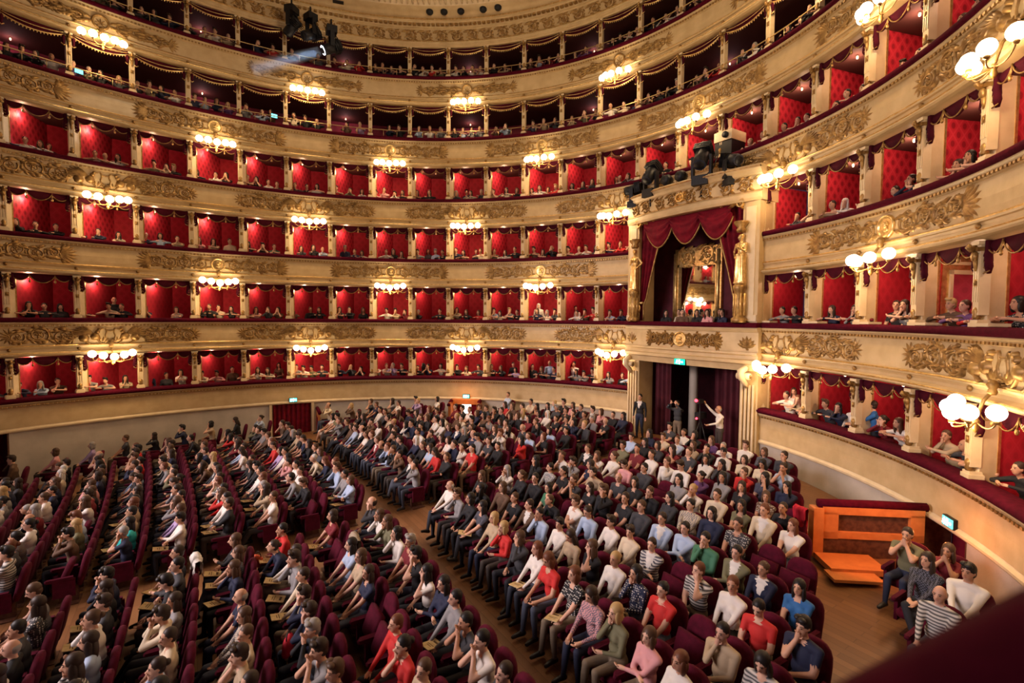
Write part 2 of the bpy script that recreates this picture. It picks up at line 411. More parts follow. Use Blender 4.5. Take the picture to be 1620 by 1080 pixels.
# portrait medallion, flat disc with a profile head
mb = MB(); mb.lathe([(0, .035), (.17, .035), (.19, .03), (.20, .06), (.235, .065), (.25, .03), (.25, 0)], 24)
mb.ball((.01, .03, .05), (.065, .08, .05), 8, 5); mb.ball((.02, -.07, .045), (.10, .05, .04), 8, 5); mb.ball((-.055, .02, .05), (.02, .02, .03), 6, 4)
mb.tube([(-.03, .10, .06), (.05, .11, .06), (.09, .03, .05)], .02, 5)
MEDAL = mb.mesh('medallion'); MEDAL.materials.append(M['giltbright'])
# ------------------------------------------------------------------ shared meshes of the boxes
def column_mesh(hh):
    b = MB(); w = .15
    b.box((0, .10, .04), (.22, .22, .08)); b.box((0, .10, .10), (.19, .18, .05))
    b.box((0, .10, hh / 2 + .1), (w, .15, hh - .2)); 
    for x in (-.055, 0, .055): b.box((x, .02, hh / 2 + .1), (.022, .02, hh * .55))
    b.box((0, .09, hh - .03), (.20, .22, .06))
    g = MB(); g.lathe([(.0, .13), (.05, .13), (.065, .17), (.05, .21), (.07, .26), (.055, .30), (.03, .33), (0, .33)], 8, (0, .05, 0))
    g.box((0, .02, hh * .52), (.09, .03, .12)); g.ball((0, 0.005, hh * .52), (.04, .02, .05), 6, 4)
    c = MB(); c.box((0, .05, hh - .13), (.2, .16, .06)); c.tube([(-.02, .0, hh - .10), (0, -.07, hh - .13), (0, -.11, hh - .09), (0, -.09, hh - .05)], [.05, .05, .045, .03], 6)
    c.ball((0, -.02, hh - .24), (.07, .05, .09), 6, 4); c.tube([(0, .0, hh - .28), (0, .0, hh - .48)], [.05, .015], 6)
    ms = [q.mesh(n) for q, n in ((b, 'column'), (g, 'base_ornament'), (c, 'capital'))]
    ms[0].materials.append(M['cream2']); ms[1].materials.append(M['gilt']); ms[2].materials.append(M['gilt'])
    return ms
def drape_grid(x0, x1, top, bot, nx, nz, bulge, pleat=0.0):
    """hanging cloth between x0 and x1, bot(t) gives its lower edge"""
    vs = []; fs = []
    for i in range(nx + 1):
        t = i / nx; x = x0 + (x1 - x0) * t; b = bot(t)
        for j in range(nz + 1):
            q = j / nz; y = -bulge * math.sin(math.pi * min(1, q * .9 + .05)) * (.4 + .6 * q) + pleat * math.sin(t * 40) * q
            vs.append((x, y, top + (b - top) * q))
    for i in range(nx):
        for j in range(nz): a = i * (nz + 1) + j; fs.append((a, a + nz + 1, a + nz + 2, a + 1))
    return vs, fs
def edge_tube(g, x0, x1, bot, bulge, r, n=16, n_side=4):
    g.tube([(x0 + (x1 - x0) * i / n, -bulge * .75 - .01, bot(i / n)) for i in range(n + 1)], r, n_side)
def box_valance():
    w = SP / 2 - .11; b = MB(); g = MB()
    swags = [(-w, -w * .42, .13, .16), (-w * .42, w * .42, .17, .22), (w * .42, w, .13, .16)]
    for x0, x1, sd, dp in swags:
        bot = lambda t, dp=dp: -.06 - dp * math.sin(math.pi * t) ** .7
        vs, fs = drape_grid(x0, x1, 0, bot, 10, 3, .07); b.add(vs, fs); edge_tube(g, x0, x1, bot, .07, .013, 10)
    for sg in (-1, 1):     # tails beside the columns and tassels at the joins
        x = sg * (w - .02)
        for k in range(3):
            b.tube([(x, -.02 - .02 * k, 0), (x - sg * .015 * k, -.05, -.24 - .09 * k), (x, -.03, -.34 - .09 * k)], [.035, .06, .03], 6)
            g.tube([(x - .06, -.05, -.30 - .09 * k), (x, -.1, -.34 - .09 * k), (x + .06, -.05, -.30 - .09 * k)], .012, 4)
        xx = sg * w * .42; g.tube([(xx, -.06, -.03), (xx, -.08, -.20)], [.012, .012], 5); g.ball((xx, -.08, -.24), (.03, .03, .05), 6, 4)
    return b.mesh('valance'), g.mesh('gold_fringe')
def gallery_valance():
    w = SP / 2 - .1; b = MB(); g = MB()
    bot = lambda t: -.10 - .17 * math.sin(math.pi * t) ** .8
    vs, fs = drape_grid(-w, w, 0, bot, 18, 4, .09); b.add(vs, fs); edge_tube(g, -w, w, bot, .09, .022, 18, 5)
    bot2 = lambda t: -.05 - .10 * math.sin(math.pi * t) ** .8
    edge_tube(g, -w, w, bot2, .13, .012, 14, 4)
    for i in range(1, 18): t = i / 18; g.tube([(-w + 2 * w * t, -.07, bot(t)), (-w + 2 * w * t, -.07, bot(t) - .06)], [.02, .014], 4)
    for sg in (-1, 1):
        x = sg * (w - .02); b.tube([(x, -.03, 0), (x, -.06, -.2), (x, -.04, -.42)], [.04, .06, .025], 6)
        g.tube([(x - .06, -.06, -.38), (x, -.09, -.44), (x + .06, -.06, -.38)], .016, 4)
    return b.mesh('valance'), g.mesh('gold_fringe')
VAL = [box_valance(), gallery_valance()]
VAL[0][0].materials.append(M['darkdrape']); VAL[1][0].materials.append(M['darkdrape'])
VAL[0][1].materials.append(M['gilt']); VAL[1][1].materials.append(M['giltbright'])
BOSS = MB(); BOSS.lathe([(0, .05), (.03, .045), (.05, .02), (.055, 0)], 8); BOSS = BOSS.mesh('boss'); BOSS.materials.append(M['gilt'])
DEPTH = 1.75
AXB = Vector((0, 1, 0))
def part_dir(s):
    x, y, nx, ny = curve(s); d = Vector((float(nx), float(ny), 0)) + AXB * .7
    return d.normalized()
def slab(p, d, t0, t1, z0, z1, th, name, m, parent, inner=False):
    """upright slab along direction d from p, with wall metres as uv"""
    n = Vector((-d.y, d.x, 0)) * th / 2; mb = MB(); vs = []; uv = []
    for sd in (-1, 1):
        for t, z in ((t0, z0), (t1, z0), (t1, z1), (t0, z1)): q = p + d * t + n * sd; vs.append((q.x, q.y, z)); uv.append((t, z))
    mb.add(vs, [(0, 1, 2, 3), (7, 6, 5, 4), (0, 4, 5, 1), (2, 6, 7, 3), (0, 3, 7, 4), (1, 5, 6, 2)], 0, False); mb.uv = uv
    return mb.build(name, m, parent)
def in_royal(k, t): return t in (0, 1, 2) and abs(k) < ROY - .01

BL = MB(); BL.lathe([(0, -.08), (.02, -.07), (.03, -.03), (.02, .0), (0, .01)], 8); BLM = BL.mesh('box_or_fill_lamp'); BLM.materials.append(M['boxlamp'])
def box_or_fill_lamp(k, zc, top, parent, pw=None, col=(1.0, .60, .38)):
    # each box has a small ceiling lamp of its own, hung just behind the valance; galleries get added fill lamps
    if not -16.5 < k < 8.5: return
    d_ = part_dir((k - .5) * SP); p = at((k - .5) * SP + .62, .62 if pw is None else 1.9)
    l = link('box_or_fill_lamp', BLM, None, parent); l.location = (p.x, p.y, top - .02)
    d = bpy.data.lights.new('box_or_fill_light', 'POINT'); d.energy = pw or BOX_POWER; d.color = col; d.shadow_soft_size = .06
    o = bpy.data.objects.new('box_or_fill_light', d); COL.objects.link(o); o.location = (p.x, p.y, top - .2)
tiers = []
for t in range(6):
    zc = RAIL[t]; top = (RAIL[t + 1] - 1.17) if t < 5 else TOP6; hh = top - zc - .06
    gal = t >= 4
    e = empty('box_tier' if not gal else 'gallery_tier'); tiers.append(e)
    tag(e, ['lowest tier of red boxes just above the stalls wall', 'second tier of red boxes level with the royal box floor', 'third tier of red boxes beside the royal curtain',
            'fourth tier of red boxes running over the royal box', 'fifth tier open gallery with brass handrail', 'top open gallery under the ceiling cornice'][t], 'balcony', kind='structure')
    ranges = [(S0, S1)] if t not in (0, 1, 2) else [(S0, -ROY * SP), (ROY * SP, S1)]
    for a, b in ranges:
        if t > 0:
            prof = [(.2, zc - .07), (-.09, zc - .07), (-.10, zc - .10), (-.06, zc - .145), (-.05, zc - .20), (0, zc - .215), (-.012, zc - .35), (-.018, zc - .5), (-.012, zc - .68), (0, zc - .79),
                    (-.05, zc - .80), (-.06, zc - .835), (-.05, zc - .87), (-.01, zc - .885), (.015, zc - .93), (-.01, zc - .985), (-.07, zc - 1.01), (-.13, zc - 1.02), (-.14, zc - 1.08), (-.11, zc - 1.11), (-.04, zc - 1.13), (.22, zc - 1.17)]
        else:
            prof = [(.2, zc - .07), (-.09, zc - .07), (-.10, zc - .10), (-.06, zc - .145), (-.05, zc - .20), (0, zc - .215), (.01, zc - .5), (.0, .93)]
        sweep('parapet', prof, a, b, M['cream'], e)
        sweep('velvet_rail', [(.24, zc - .07), (-.10, zc - .075), (-.145, zc - .04), (-.15, zc + .02), (-.11, zc + .06), (.0, zc + .075), (.20, zc + .07), (.24, zc + .04)], a, b, M['velvet'], e, smooth=True, closed=True)
        # dentils under the rail
        n = int((b - a) / .105); mb = MB()
        for i in range(n):
            s_ = a + (i + .5) * (b - a) / n; p = at(s_, -.065, zc - .172); mb.box(p, (.06, .05, .045), rot=Matrix.Rotation(yaw_at(s_), 3, 'Z'))
        q = mb.build('dentil_moulding', M['gilt'], e); q['kind'] = 'stuff'
        if t > 0: sweep('gilt_fillet', [(-.055, zc - .80), (-.075, zc - .82), (-.055, zc - .84)], a, b, M['giltbright'], e)
        if t > 0: sweep('gilt_band', [(-.135, zc - 1.02), (-.152, zc - 1.035), (-.135, zc - 1.05)], a, b, M['giltbright'], e)
    bd = 2.5 if gal else DEPTH
    for a, b in ranges:
        sweep('back_wall', [(bd, zc - .9), (bd, top + .3)], a, b, M['damask2'] if not gal else M['gallerywall'], e, step=.8)
        sweep('box_floor', [(.12, zc - .85), (bd, zc - .85 if not gal else zc + .1)], a, b, M['darkbox'], e, step=.8)
        sweep('box_ceiling', [(.2, top + .001), (bd, top + .001)], a, b, M['boxceil'], e, step=.8)
    cm = column_mesh(hh)
    for k in COLS:
        if in_royal(k, t): continue
        s = k * SP
        c = link('column', cm[0], None, e); c.location = at(s, -.02, zc + .06); c.rotation_euler = (0, 0, yaw_at(s))
        for me in cm[1:]: link(me.name, me, None, c)
        if t > 0: b_ = link('boss', BOSS, None, e); b_.matrix_world = Matrix.Translation(at(s, -.005, zc - .93)) @ Matrix.Rotation(yaw_at(s), 4, 'Z') @ Matrix.Rotation(math.pi / 2, 4, 'X')
        if not gal:
            p = at(s, .12); d_ = part_dir(s); z0, z1 = zc - .85, top
            slab(p, d_, .0, .30, zc - .3, z1, .13, 'jamb', M['cream2'], e)
            slab(p, d_, .30, .35, zc - .3, z1, .15, 'gilt_strip', M['giltbright'], e)
            pn = slab(p, d_, .35, DEPTH / max(.3, d_.dot(Vector((at(s, 1) - at(s, 0))))) - .05, z0, z1, .10, 'partition', M['damask'] if t >= 2 else M['damask2'], e)
    for k in BOXES:
        if not gal and not in_royal(k, t): box_or_fill_lamp(k, zc, top, e)
        if gal and k % 3 == 0: box_or_fill_lamp(k, zc, top, e, 5.0, (1.0, .5, .5))  # lamps added to the galleries only to lift their dark interior
        if in_royal(k, t): continue
        s = k * SP; vm = VAL[1 if gal else 0]
        v = link('valance', vm[0], None, e); v.location = at(s, .10 if not gal else .06, top - .005); v.rotation_euler = (0, 0, yaw_at(s)); link('gold_fringe', vm[1], None, v)
    if gal:
        mb = MB(); n = int((S1 - S0) / .5); mb.tube([at(S0 + (S1 - S0) * i / n, .02, zc + .36) for i in range(n + 1)], .018, 6); mb.build('handrail', M['brass'], e)
        for k in BOXES:
            for q in (-.17, .17):
                mb = MB(); p = at((k + q) * SP, .02, zc + .07); mb.tube([p, p + Vector((0, 0, .29))], .01, 4); mb.build('handrail_post', M['brass'], e)
        # rear benches of the gallery: a low board and a bar
        sweep('bench_board', [(1.5, zc - .1), (1.5, zc + .50), (1.56, zc + .50), (1.56, zc - .1)], S0, S1, M['gallerywall'], e, step=.8)
        sweep('gallery_dado', [(2.46, zc + .1), (2.46, zc + .8), (2.4, zc + .82), (2.4, zc + .87), (2.48, zc + .88)], S0, S1, M['drape'], e, step=.8)
    # reliefs centred where the lamps hang
    if t > 0:
        ks = [-18, -14, -10, -6, -2, 2, 6] if t in (1, 3, 5) else [-16, -12, -8, -4, 0, 4, 8]
        kind = {1: 'B', 2: 'A', 3: 'B', 4: 'A', 5: 'C'}[t]
        for k in ks:
            if in_royal(k, t): continue
            rf = place_relief(kind, k * SP, zc - .505, e, scale=(1.12, 1.7, 1.12))
            if kind == 'A':
                md = link('medallion', MEDAL, None, rf); md.matrix_world = Matrix.Translation(at(k * SP, -.015, zc - .50)) @ Matrix.Rotation(yaw_at(k * SP), 4, 'Z') @ Matrix.Rotation(math.pi / 2, 4, 'X')
# ------------------------------------------------------------------ entablature over the top gallery, cove and ceiling
en = empty('trim_1'); tag(en, 'ceiling cornice with gilded frieze above the top gallery', 'cornice', kind='structure')
z = TOP6
def rel(p): return [(o_, z + h_) for o_, h_ in p]
sweep('fascia', rel([(.3, 0), (-.04, 0), (-.04, .08), (-.06, .09), (-.06, .18), (-.09, .22), (-.09, .26), (0, .28), (0, .72), (-.03, .74), (-.05, .77)]), S0, S1, M['cream'], en)
sweep('cornice', rel([(-.05, .77), (-.12, .79), (-.13, .87), (-.26, .90), (-.27, .94), (-.36, .97), (-.37, 1.04), (-.33, 1.06)]), S0, S1, M['cream'], en)
sweep('cove', rel([(-.33, 1.06), (-.38, 1.12), (-.55, 1.20), (-.78, 1.24), (-.80, 1.27)]), S0, S1, M['cream'], en, smooth=True)
sweep('leaf_band', rel([(-.80, 1.27), (-.83, 1.31), (-1.0, 1.38), (-1.18, 1.41), (-1.2, 1.45), (-1.3, 1.46)]), S0, S1, M['cream2'], en, smooth=True)
n = int((S1 - S0) / .20); mb = MB()
for i in range(n):
    s_ = S0 + (i + .5) * (S1 - S0) / n; R_ = Matrix.Rotation(yaw_at(s_), 3, 'Z'); mb.box(at(s_, -.20, z + .865), (.12, .12, .07), rot=R_)
q = mb.build('dentil_moulding', M['gilt'], en); q['kind'] = 'stuff'
mb = MB(); n = int((S1 - S0) / .24)
for i in range(n):
    s_ = S0 + (i + .5) * (S1 - S0) / n
    mb.tube([at(s_, -.84, z + 1.31), at(s_, -1.0, z + 1.375), at(s_, -1.17, z + 1.41)], [.035, .06, .03], 4)
q = mb.build('leaf_moulding', M['cream2'], en); q['kind'] = 'stuff'
k = S0 + .7
while k < S1:
    place_relief('P', k, z + .50, en, 'frieze_relief', (1.1, 1.3, 1.0)); k += 1.32
sweep('gilt_fillet', rel([(-.095, .21), (-.11, .235), (-.095, .26)]), S0, S1, M['giltbright'], en)
sweep('gilt_fillet', rel([(-.36, .97), (-.385, 1.0), (-.37, 1.03)]), S0, S1, M['giltbright'], en)
# ceiling: shallow vault with stucco rings
ce = empty('ceiling'); tag(ce, 'shallow stuccoed ceiling vault at the very top', 'ceiling', kind='structure')
sweep('vault', rel([(-1.3, 1.46), (-2.2, 1.75), (-4.0, 2.4), (-6.0, 2.9), (-8.5, 3.2)]), S0, S1, M['ivory'], ce, smooth=True)
mb = MB(); mb.lathe([(0, z + 3.2), (9.0, z + 3.22)], 32, (0, -13, 0)); mb.build('vault_crown', M['ivory'], ce)
for k in range(-19, 10):
    s_ = k * 1.0 * SP
    if S0 < s_ < S1:
        r = Relief(); r.ring(0, 0, .42, .05); r.ring(0, 0, .28, .03); r.palmette(0, 0, .24, 0, 9, 5.6)
        A = np.asarray(r.v); x, y, nx, ny = curve(s_ + A[:, 0] * 1.1); off = -1.8 - A[:, 2]; zz = z + 1.62 + A[:, 2] * .32 - A[:, 1]
        me = bpy.data.meshes.new('stucco_rosette'); me.from_pydata(np.stack([x + off * nx, y + off * ny, zz], 1).tolist(), [], r.f); link('stucco_rosette', me, M['cream2'], ce)
# round downlights and dark slots in the cove
for i, q in enumerate((-6.93, -6.55, -6.1, -5.5, -5.1)):
    h = MB(); h.lathe([(0, -.10), (.10, -.09), (.15, -.03), (.15, .06), (0, .06)], 14); g_ = h.build('recessed_downlight', M['dark']); g_.location = at(q * SP, -.56, z + 1.17)
    tag(g_, 'round black downlight in the ceiling cove, %s counted from the hanging spotlights' % ORD[i], 'downlight', 'round downlights in the ceiling cove')
for i, q in enumerate((-10.0, -9.25)):
    h = MB(); h.box((0, 0, 0), (.42, .14, .06)); g_ = h.build('vent_slot', M['dark']); g_.location = at(q * SP, -.56, z + 1.185); g_.rotation_euler = (0, 0, yaw_at(q * SP))
    tag(g_, 'dark slot in the ceiling cove, ' + ('farther from' if i == 0 else 'closer to') + ' the round black lights', 'vent', 'dark slots in the ceiling cove')

# ------------------------------------------------------------------ royal box
rb = empty('royal_box'); tag(rb, 'tall curtained royal box with gilded frame above the central entrance', 'royal box', kind='structure')
yf = -.55                              # front plane of the royal box, towards the stage
HW = ROY * SP + .08                    # half width
ztop = RAIL[3] - .62                   # top of its cornice
zr = RAIL[1]
# side piers from floor to cornice
for sg in (-1, 1):
    xx = sg * (HW - .26); ybk = float(at(sg * ROY * SP).y) + .55
    mb = MB(); mb.box((xx, (yf + ybk) / 2, (zr + .07 + ztop - .95) / 2), (.52, ybk - yf, ztop - .95 - zr - .07)); mb.build('pier', M['cream'], rb)
    mb = MB(); mb.box((xx, yf - .012, (zr + ztop - .95) / 2), (.30, .03, ztop - 1.35 - zr)); mb.box((xx, yf - .02, zr + .2), (.5, .06, .18)); mb.build('pier_panel', M['cream2'], rb)
    # ground floor pier with fluting and scroll console
    mb = MB(); mb.box((xx, (yf + ybk) / 2 + .05, 1.4), (.56, ybk - yf - .1, 3.4)); mb.box((xx, yf + .05, .0), (.66, .3, .35)); mb.build('pier', M['cream'], rb)
    mb = MB()
    for q in (-.18, -.06, .06, .18): mb.box((xx + q, yf + .045, 1.35), (.06, .04, 2.3))
    mb.build('pier_fluting', M['cream2'], rb)
    mb = MB(); pp = [(xx, yf - .02, 2.45), (xx, yf - .12, 2.58), (xx, yf - .30, 2.75), (xx, yf - .33, 2.9), (xx, yf - .1, 3.0)]
    mb.tube(pp, [.07, .08, .10, .10, .10], 8); mb.tube([(xx - .2, yf - .16, 2.76), (xx + .2, yf - .16, 2.76)], .10, 10); mb.build('console', M['cream2'], rb)
    mb = MB(); mb.tube([(xx - .19, yf - .16, 2.76), (xx - .22, yf - .16, 2.76)], [.07, .04], 10); mb.tube([(xx + .19, yf - .16, 2.76), (xx + .22, yf - .16, 2.76)], [.07, .04], 10); mb.build('console_rosette', M['gilt'], rb)
# entablature with slightly bowed front
def bow(prof, name, m, x0=-HW - .05, x1=HW + .05, sag=.28, n=18, smooth=False):
    mb = MB(); k = len(prof); vs = []; fs = []
    for i in range(n + 1):
        x = x0 + (x1 - x0) * i / n; b_ = -sag * (1 - (x / HW) ** 2)
        for o, zz in prof: vs.append((x, yf + b_ + o, zz))
    for i in range(n):
        for j in range(k): j2 = (j + 1) % k; fs.append((i * k + j, (i + 1) * k + j, (i + 1) * k + j2, i * k + j2))
    fs += [tuple(range(k)), tuple(n * k + j for j in range(k))[::-1]]
    mb.add(vs, fs, 0, smooth); return mb.build(name, m, rb)
bow([(.8, ztop - 1.0), (.0, ztop - 1.0), (-.03, ztop - .92), (-.05, ztop - .80), (0, ztop - .76), (0, ztop - .30), (-.06, ztop - .26), (-.10, ztop - .18), (-.16, ztop - .12), (-.16, ztop - .04), (-.10, ztop), (.8, ztop)], 'entablature', M['cream'])
bow([(-.10, ztop - .10), (-.18, ztop - .10), (-.18, ztop - .06), (-.10, ztop - .06)], 'gilt_band', M['gilt'])
bow([(0, ztop - .75), (-.02, ztop - .75), (-.02, ztop - .71), (0, ztop - .71)], 'gilt_band', M['gilt'])
for i, x in enumerate(np.linspace(-HW + .7, HW - .7, 4)):
    A = np.asarray(REL['P'].v) * np.array([.92, 1.2, .95]); X_ = x + A[:, 0]; Y_ = yf - .28 * (1 - (X_ / HW) ** 2) - A[:, 1]
    me = bpy.data.meshes.new('frieze_relief'); me.from_pydata(np.stack([X_, Y_, ztop - .52 + A[:, 2]], 1).tolist(), [], REL['P'].f); link('frieze_relief', me, M['gilt'], rb)
r = Relief(); r.ring(0, 0, .12, .03); r.palmette(0, -.02, .25, math.pi / 2, 9, 4.2); A = np.asarray(r.v)
me = bpy.data.meshes.new('crest'); me.from_pydata(np.stack([A[:, 0] * 1.2, yf - .29 - A[:, 1] * 2, ztop - .5 + A[:, 2]], 1).tolist(), [], r.f); link('crest', me, M['giltbright'], rb)
# royal interior: back wall with mirror, side walls, ceiling
yb = .62
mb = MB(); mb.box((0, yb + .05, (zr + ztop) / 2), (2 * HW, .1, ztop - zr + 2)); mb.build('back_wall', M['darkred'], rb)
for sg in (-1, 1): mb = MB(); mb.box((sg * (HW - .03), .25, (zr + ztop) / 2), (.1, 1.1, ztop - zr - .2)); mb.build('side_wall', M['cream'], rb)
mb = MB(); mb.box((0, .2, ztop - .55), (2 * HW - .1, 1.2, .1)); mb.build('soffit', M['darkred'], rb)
mb = MB(); mb.box((0, .1, zr - .90), (2 * HW - .1, 1.2, .1)); mb.build('box_floor', M['darkbox'], rb)
mb = MB(); mb.box((-.35, yb - .03, zr + .85), (1.5, .03, 2.3)); mb.build('mirror', M['mirror'], rb)
mb = MB()
for sg in (-1, 1): mb.box((-.35 + sg * .86, yb - .06, zr + 1.0), (.24, .12, 3.0)); mb.tube([(-.35 + sg * .86, yb - .13, zr - .3), (-.35 + sg * .86, yb - .13, zr + 2.5)], .06, 8)
mb.box((-.35, yb - .06, zr + 2.05), (1.9, .12, .10)); mb.box((-.35, yb - .04, zr + 2.35), (1.9, .08, .6)); mb.build('mirror_frame', M['giltbright'], rb)
A = np.asarray(REL['P'].v) * np.array([1.4, 1.5, 1.2]); me = bpy.data.meshes.new('mirror_frame_relief'); me.from_pydata(np.stack([-.35 + A[:, 0], yb - .09 - A[:, 1], zr + 2.35 + A[:, 2] * 1.3], 1).tolist(), [], REL['P'].f); link('mirror_frame_relief', me, M['giltbright'], rb)
# curtains: three swags and two gathered side curtains with gold trim
def cloth(pts_fn, nu, nv, name, m):
    vs = [pts_fn(i / nu, j / nv) for i in range(nu + 1) for j in range(nv + 1)]
    fs = [(i * (nv + 1) + j, (i + 1) * (nv + 1) + j, (i + 1) * (nv + 1) + j + 1, i * (nv + 1) + j + 1) for i in range(nu) for j in range(nv)]
    mb = MB(); mb.add(vs, fs); o_ = mb.build(name, m, rb); return o_
zt = ztop - .98; xin = HW - .50
for i in range(3):
    x0 = -xin + .35 + i * (2 * xin - .7) / 3; x1 = x0 + (2 * xin - .7) / 3
    f = lambda u, v, x0=x0, x1=x1: (x0 + (x1 - x0) * u, yf + .02 - .16 * math.sin(math.pi * v) - .03 * math.sin(v * 22), zt - v * (.35 + .62 * math.sin(math.pi * u) ** .8))
    cs = cloth(f, 14, 14, 'curtain_swag', M['drape'])
    mb = MB(); mb.tube([(f(u, 1)[0], f(u, 1)[1] - .015, f(u, 1)[2]) for u in np.linspace(0, 1, 15)], .028, 5); mb.build('gold_fringe', M['gilt'], cs)
for sg in (-1, 1):
    def f(u, v, sg=sg):
        wd = .95 * (1 - v) ** 1.3 + .20 if v < .8 else .20 + .1 * (v - .8)
        return (sg * (xin - wd * u), yf + .12 + .06 * math.sin(u * 25) * (1 - .4 * v), zt - v * (zt - zr - .1))
    cs = cloth(f, 26, 12, 'side_curtain', M['drape'])
    mb = MB(); mb.tube([(f(1, v)[0], f(1, v)[1] - .03, f(1, v)[2]) for v in np.linspace(0, 1, 14)], .03, 5); mb.build('gold_fringe', M['gilt'], cs)
    mb = MB(); p = f(.5, .82); mb.tube([(sg * (xin + .02), yf + .02, p[2]), (sg * (xin - .24), yf + .02, p[2])], .05, 6); mb.ball((sg * (xin - .1), yf - .03, p[2] - .2), (.06, .06, .16), 8, 5); mb.build('tieback_tassel', M['giltbright'], cs)
# gilded scrolled brackets in the top corners
for sg in (-1, 1):
    r = Relief(); r.spiral(.12, -.02, .14, 1.6, a0=2.6, sg=-1, th=.03, leaves=3); r.ridge([(.0, .08), (.35, .10), (.62, .04), (.80, .09)], [.04, .035, .03, .02]); r.spiral(.82, .04, .07, 1.2, a0=3, sg=1, th=.02, leaves=2); r.leaf(.3, .02, -.4, .3, .12, .05)
    A = np.asarray(r.v); me = bpy.data.meshes.new('gilt_bracket'); me.from_pydata(np.stack([sg * (xin + .05 - A[:, 0] * .95), yf - .04 - A[:, 1] * 2, zt - .02 + A[:, 2]], 1).tolist(), [], r.f); link('gilt_bracket', me, M['giltbright'], rb)
# parapet of the royal box: bowed panel over the ground floor opening
bow([(.6, zr - .07), (-.06, zr - .07), (-.08, zr - .12), (-.03, zr - .20), (0, zr - .22), (0, zr - .79), (-.05, zr - .80), (-.06, zr - .86), (0, zr - .90), (-.02, zr - 1.0), (-.12, zr - 1.03), (-.12, zr - 1.12), (-.05, zr - 1.16), (-.02, zr - 1.34), (.6, zr - 1.34)], 'parapet', M['cream'], sag=.15)
bow([(.3, zr - .07), (-.10, zr - .075), (-.14, zr - .03), (-.13, zr + .03), (-.08, zr + .07), (.3, zr + .07)], 'velvet_rail', M['velvet'], sag=.15)
for x, kk, sc in ((0, 'A', (.68, 1.5, 1.0)), (-HW + .28, 'm', 1), (HW - .28, 'm', 1)):
    if kk == 'm': r = Relief(); r.palmette(0, -.16, .34, math.pi / 2, 7, 2.4); r.spiral(0, -.08, .13, 1.4, leaves=4); A = np.asarray(r.v)
    else: r = REL['A']; A = np.asarray(r.v) * np.array(sc)
    X_ = x + A[:, 0]; me = bpy.data.meshes.new('gilt_relief'); me.from_pydata(np.stack([X_, yf - .15 * (1 - (X_ / HW) ** 2) - A[:, 1], zr - .5 + A[:, 2]], 1).tolist(), [], r.f); link('gilt_relief', me, M['gilt'], rb)
md = link('medallion', MEDAL, None, rb); md.matrix_world = Matrix.Translation((0, yf - .15, zr - .5)) @ Matrix.Rotation(math.pi / 2, 4, 'X')
# entrance below: dark vestibule with hanging curtains
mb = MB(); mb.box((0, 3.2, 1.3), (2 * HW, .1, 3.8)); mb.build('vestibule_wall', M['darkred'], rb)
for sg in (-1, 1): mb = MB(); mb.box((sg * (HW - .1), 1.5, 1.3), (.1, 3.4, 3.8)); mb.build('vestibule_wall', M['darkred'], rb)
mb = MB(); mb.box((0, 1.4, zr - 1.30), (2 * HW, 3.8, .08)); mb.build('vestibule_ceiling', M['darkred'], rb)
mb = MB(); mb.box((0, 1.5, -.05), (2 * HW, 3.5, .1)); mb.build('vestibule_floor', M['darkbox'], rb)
for x0, x1, y in ((-1.75, -1.05, .15), (1.0, 1.75, .15), (-.3, .45, 1.6)):
    cloth(lambda u, v, x0=x0, x1=x1, y=y: (x0 + (x1 - x0) * u, y + .07 * math.sin(u * 22), (zr - 1.33) * (1 - v)), 22, 3, 'door_curtain', M['darkred'])
for x in (-.9, .75): mb = MB(); mb.tube([(x, 1.2, 0), (x, 1.2, 2.9)], .16, 10); mb.build('vestibule_column', M['ivory'], rb)
# ================================================================== five-globe lamps under the balcony fronts
GL = MB(); GL.ball((0, 0, 0), .118, 16, 10); GLOBE = GL.mesh('globe'); GLOBE.materials.append(M['globe'])
def lamp_meshes():
    b = MB()   # bracket on the parapet with a drop finial; local +y points to the wall
    b.lathe([(0, .0), (.05, .01), (.07, .05), (.05, .10), (.085, .16), (.05, .22), (0, .24)], 8, (0, -.02, -.02)); b.tube([(0, .0, .08), (0, -.12, -.10), (0, -.20, -.40)], [.03, .025, .025], 6)
    b.lathe([(0, -.16), (.03, -.13), (.05, -.08), (.035, -.03), (.06, .02), (.03, .06), (0, .07)], 8, (0, -.20, -.44))
    arms = []
    for x, y, z in ((-.54, -.22, -.20), (-.28, -.42, -.25), (0, -.50, -.30), (.28, -.42, -.25), (.54, -.22, -.20)):
        a = MB(); p0 = Vector((0, -.20, -.42)); p1 = Vector((x * .5, -.20 + (y + .2) * .6, -.52)); p2 = Vector((x * .9, y, z - .26)); p3 = Vector((x, y, z - .15))
        pts = [];
        for i in range(9):
            t = i / 8; pts.append(p0 * (1 - t) ** 3 + p1 * 3 * t * (1 - t) ** 2 + p2 * 3 * t * t * (1 - t) + p3 * t ** 3)
        a.tube(pts, .012, 5); a.lathe([(0, -.01), (.035, 0), (.045, .025), (.035, .05), (0, .05)], 8, (x, y, z - .16))
        arms.append((a.mesh('arm'), (x, y, z)))
    return b.mesh('bracket'), arms
LB, LARMS = lamp_meshes()
for m_ in [LB] + [a for a, _ in LARMS]: m_.materials.append(M['gilt'])
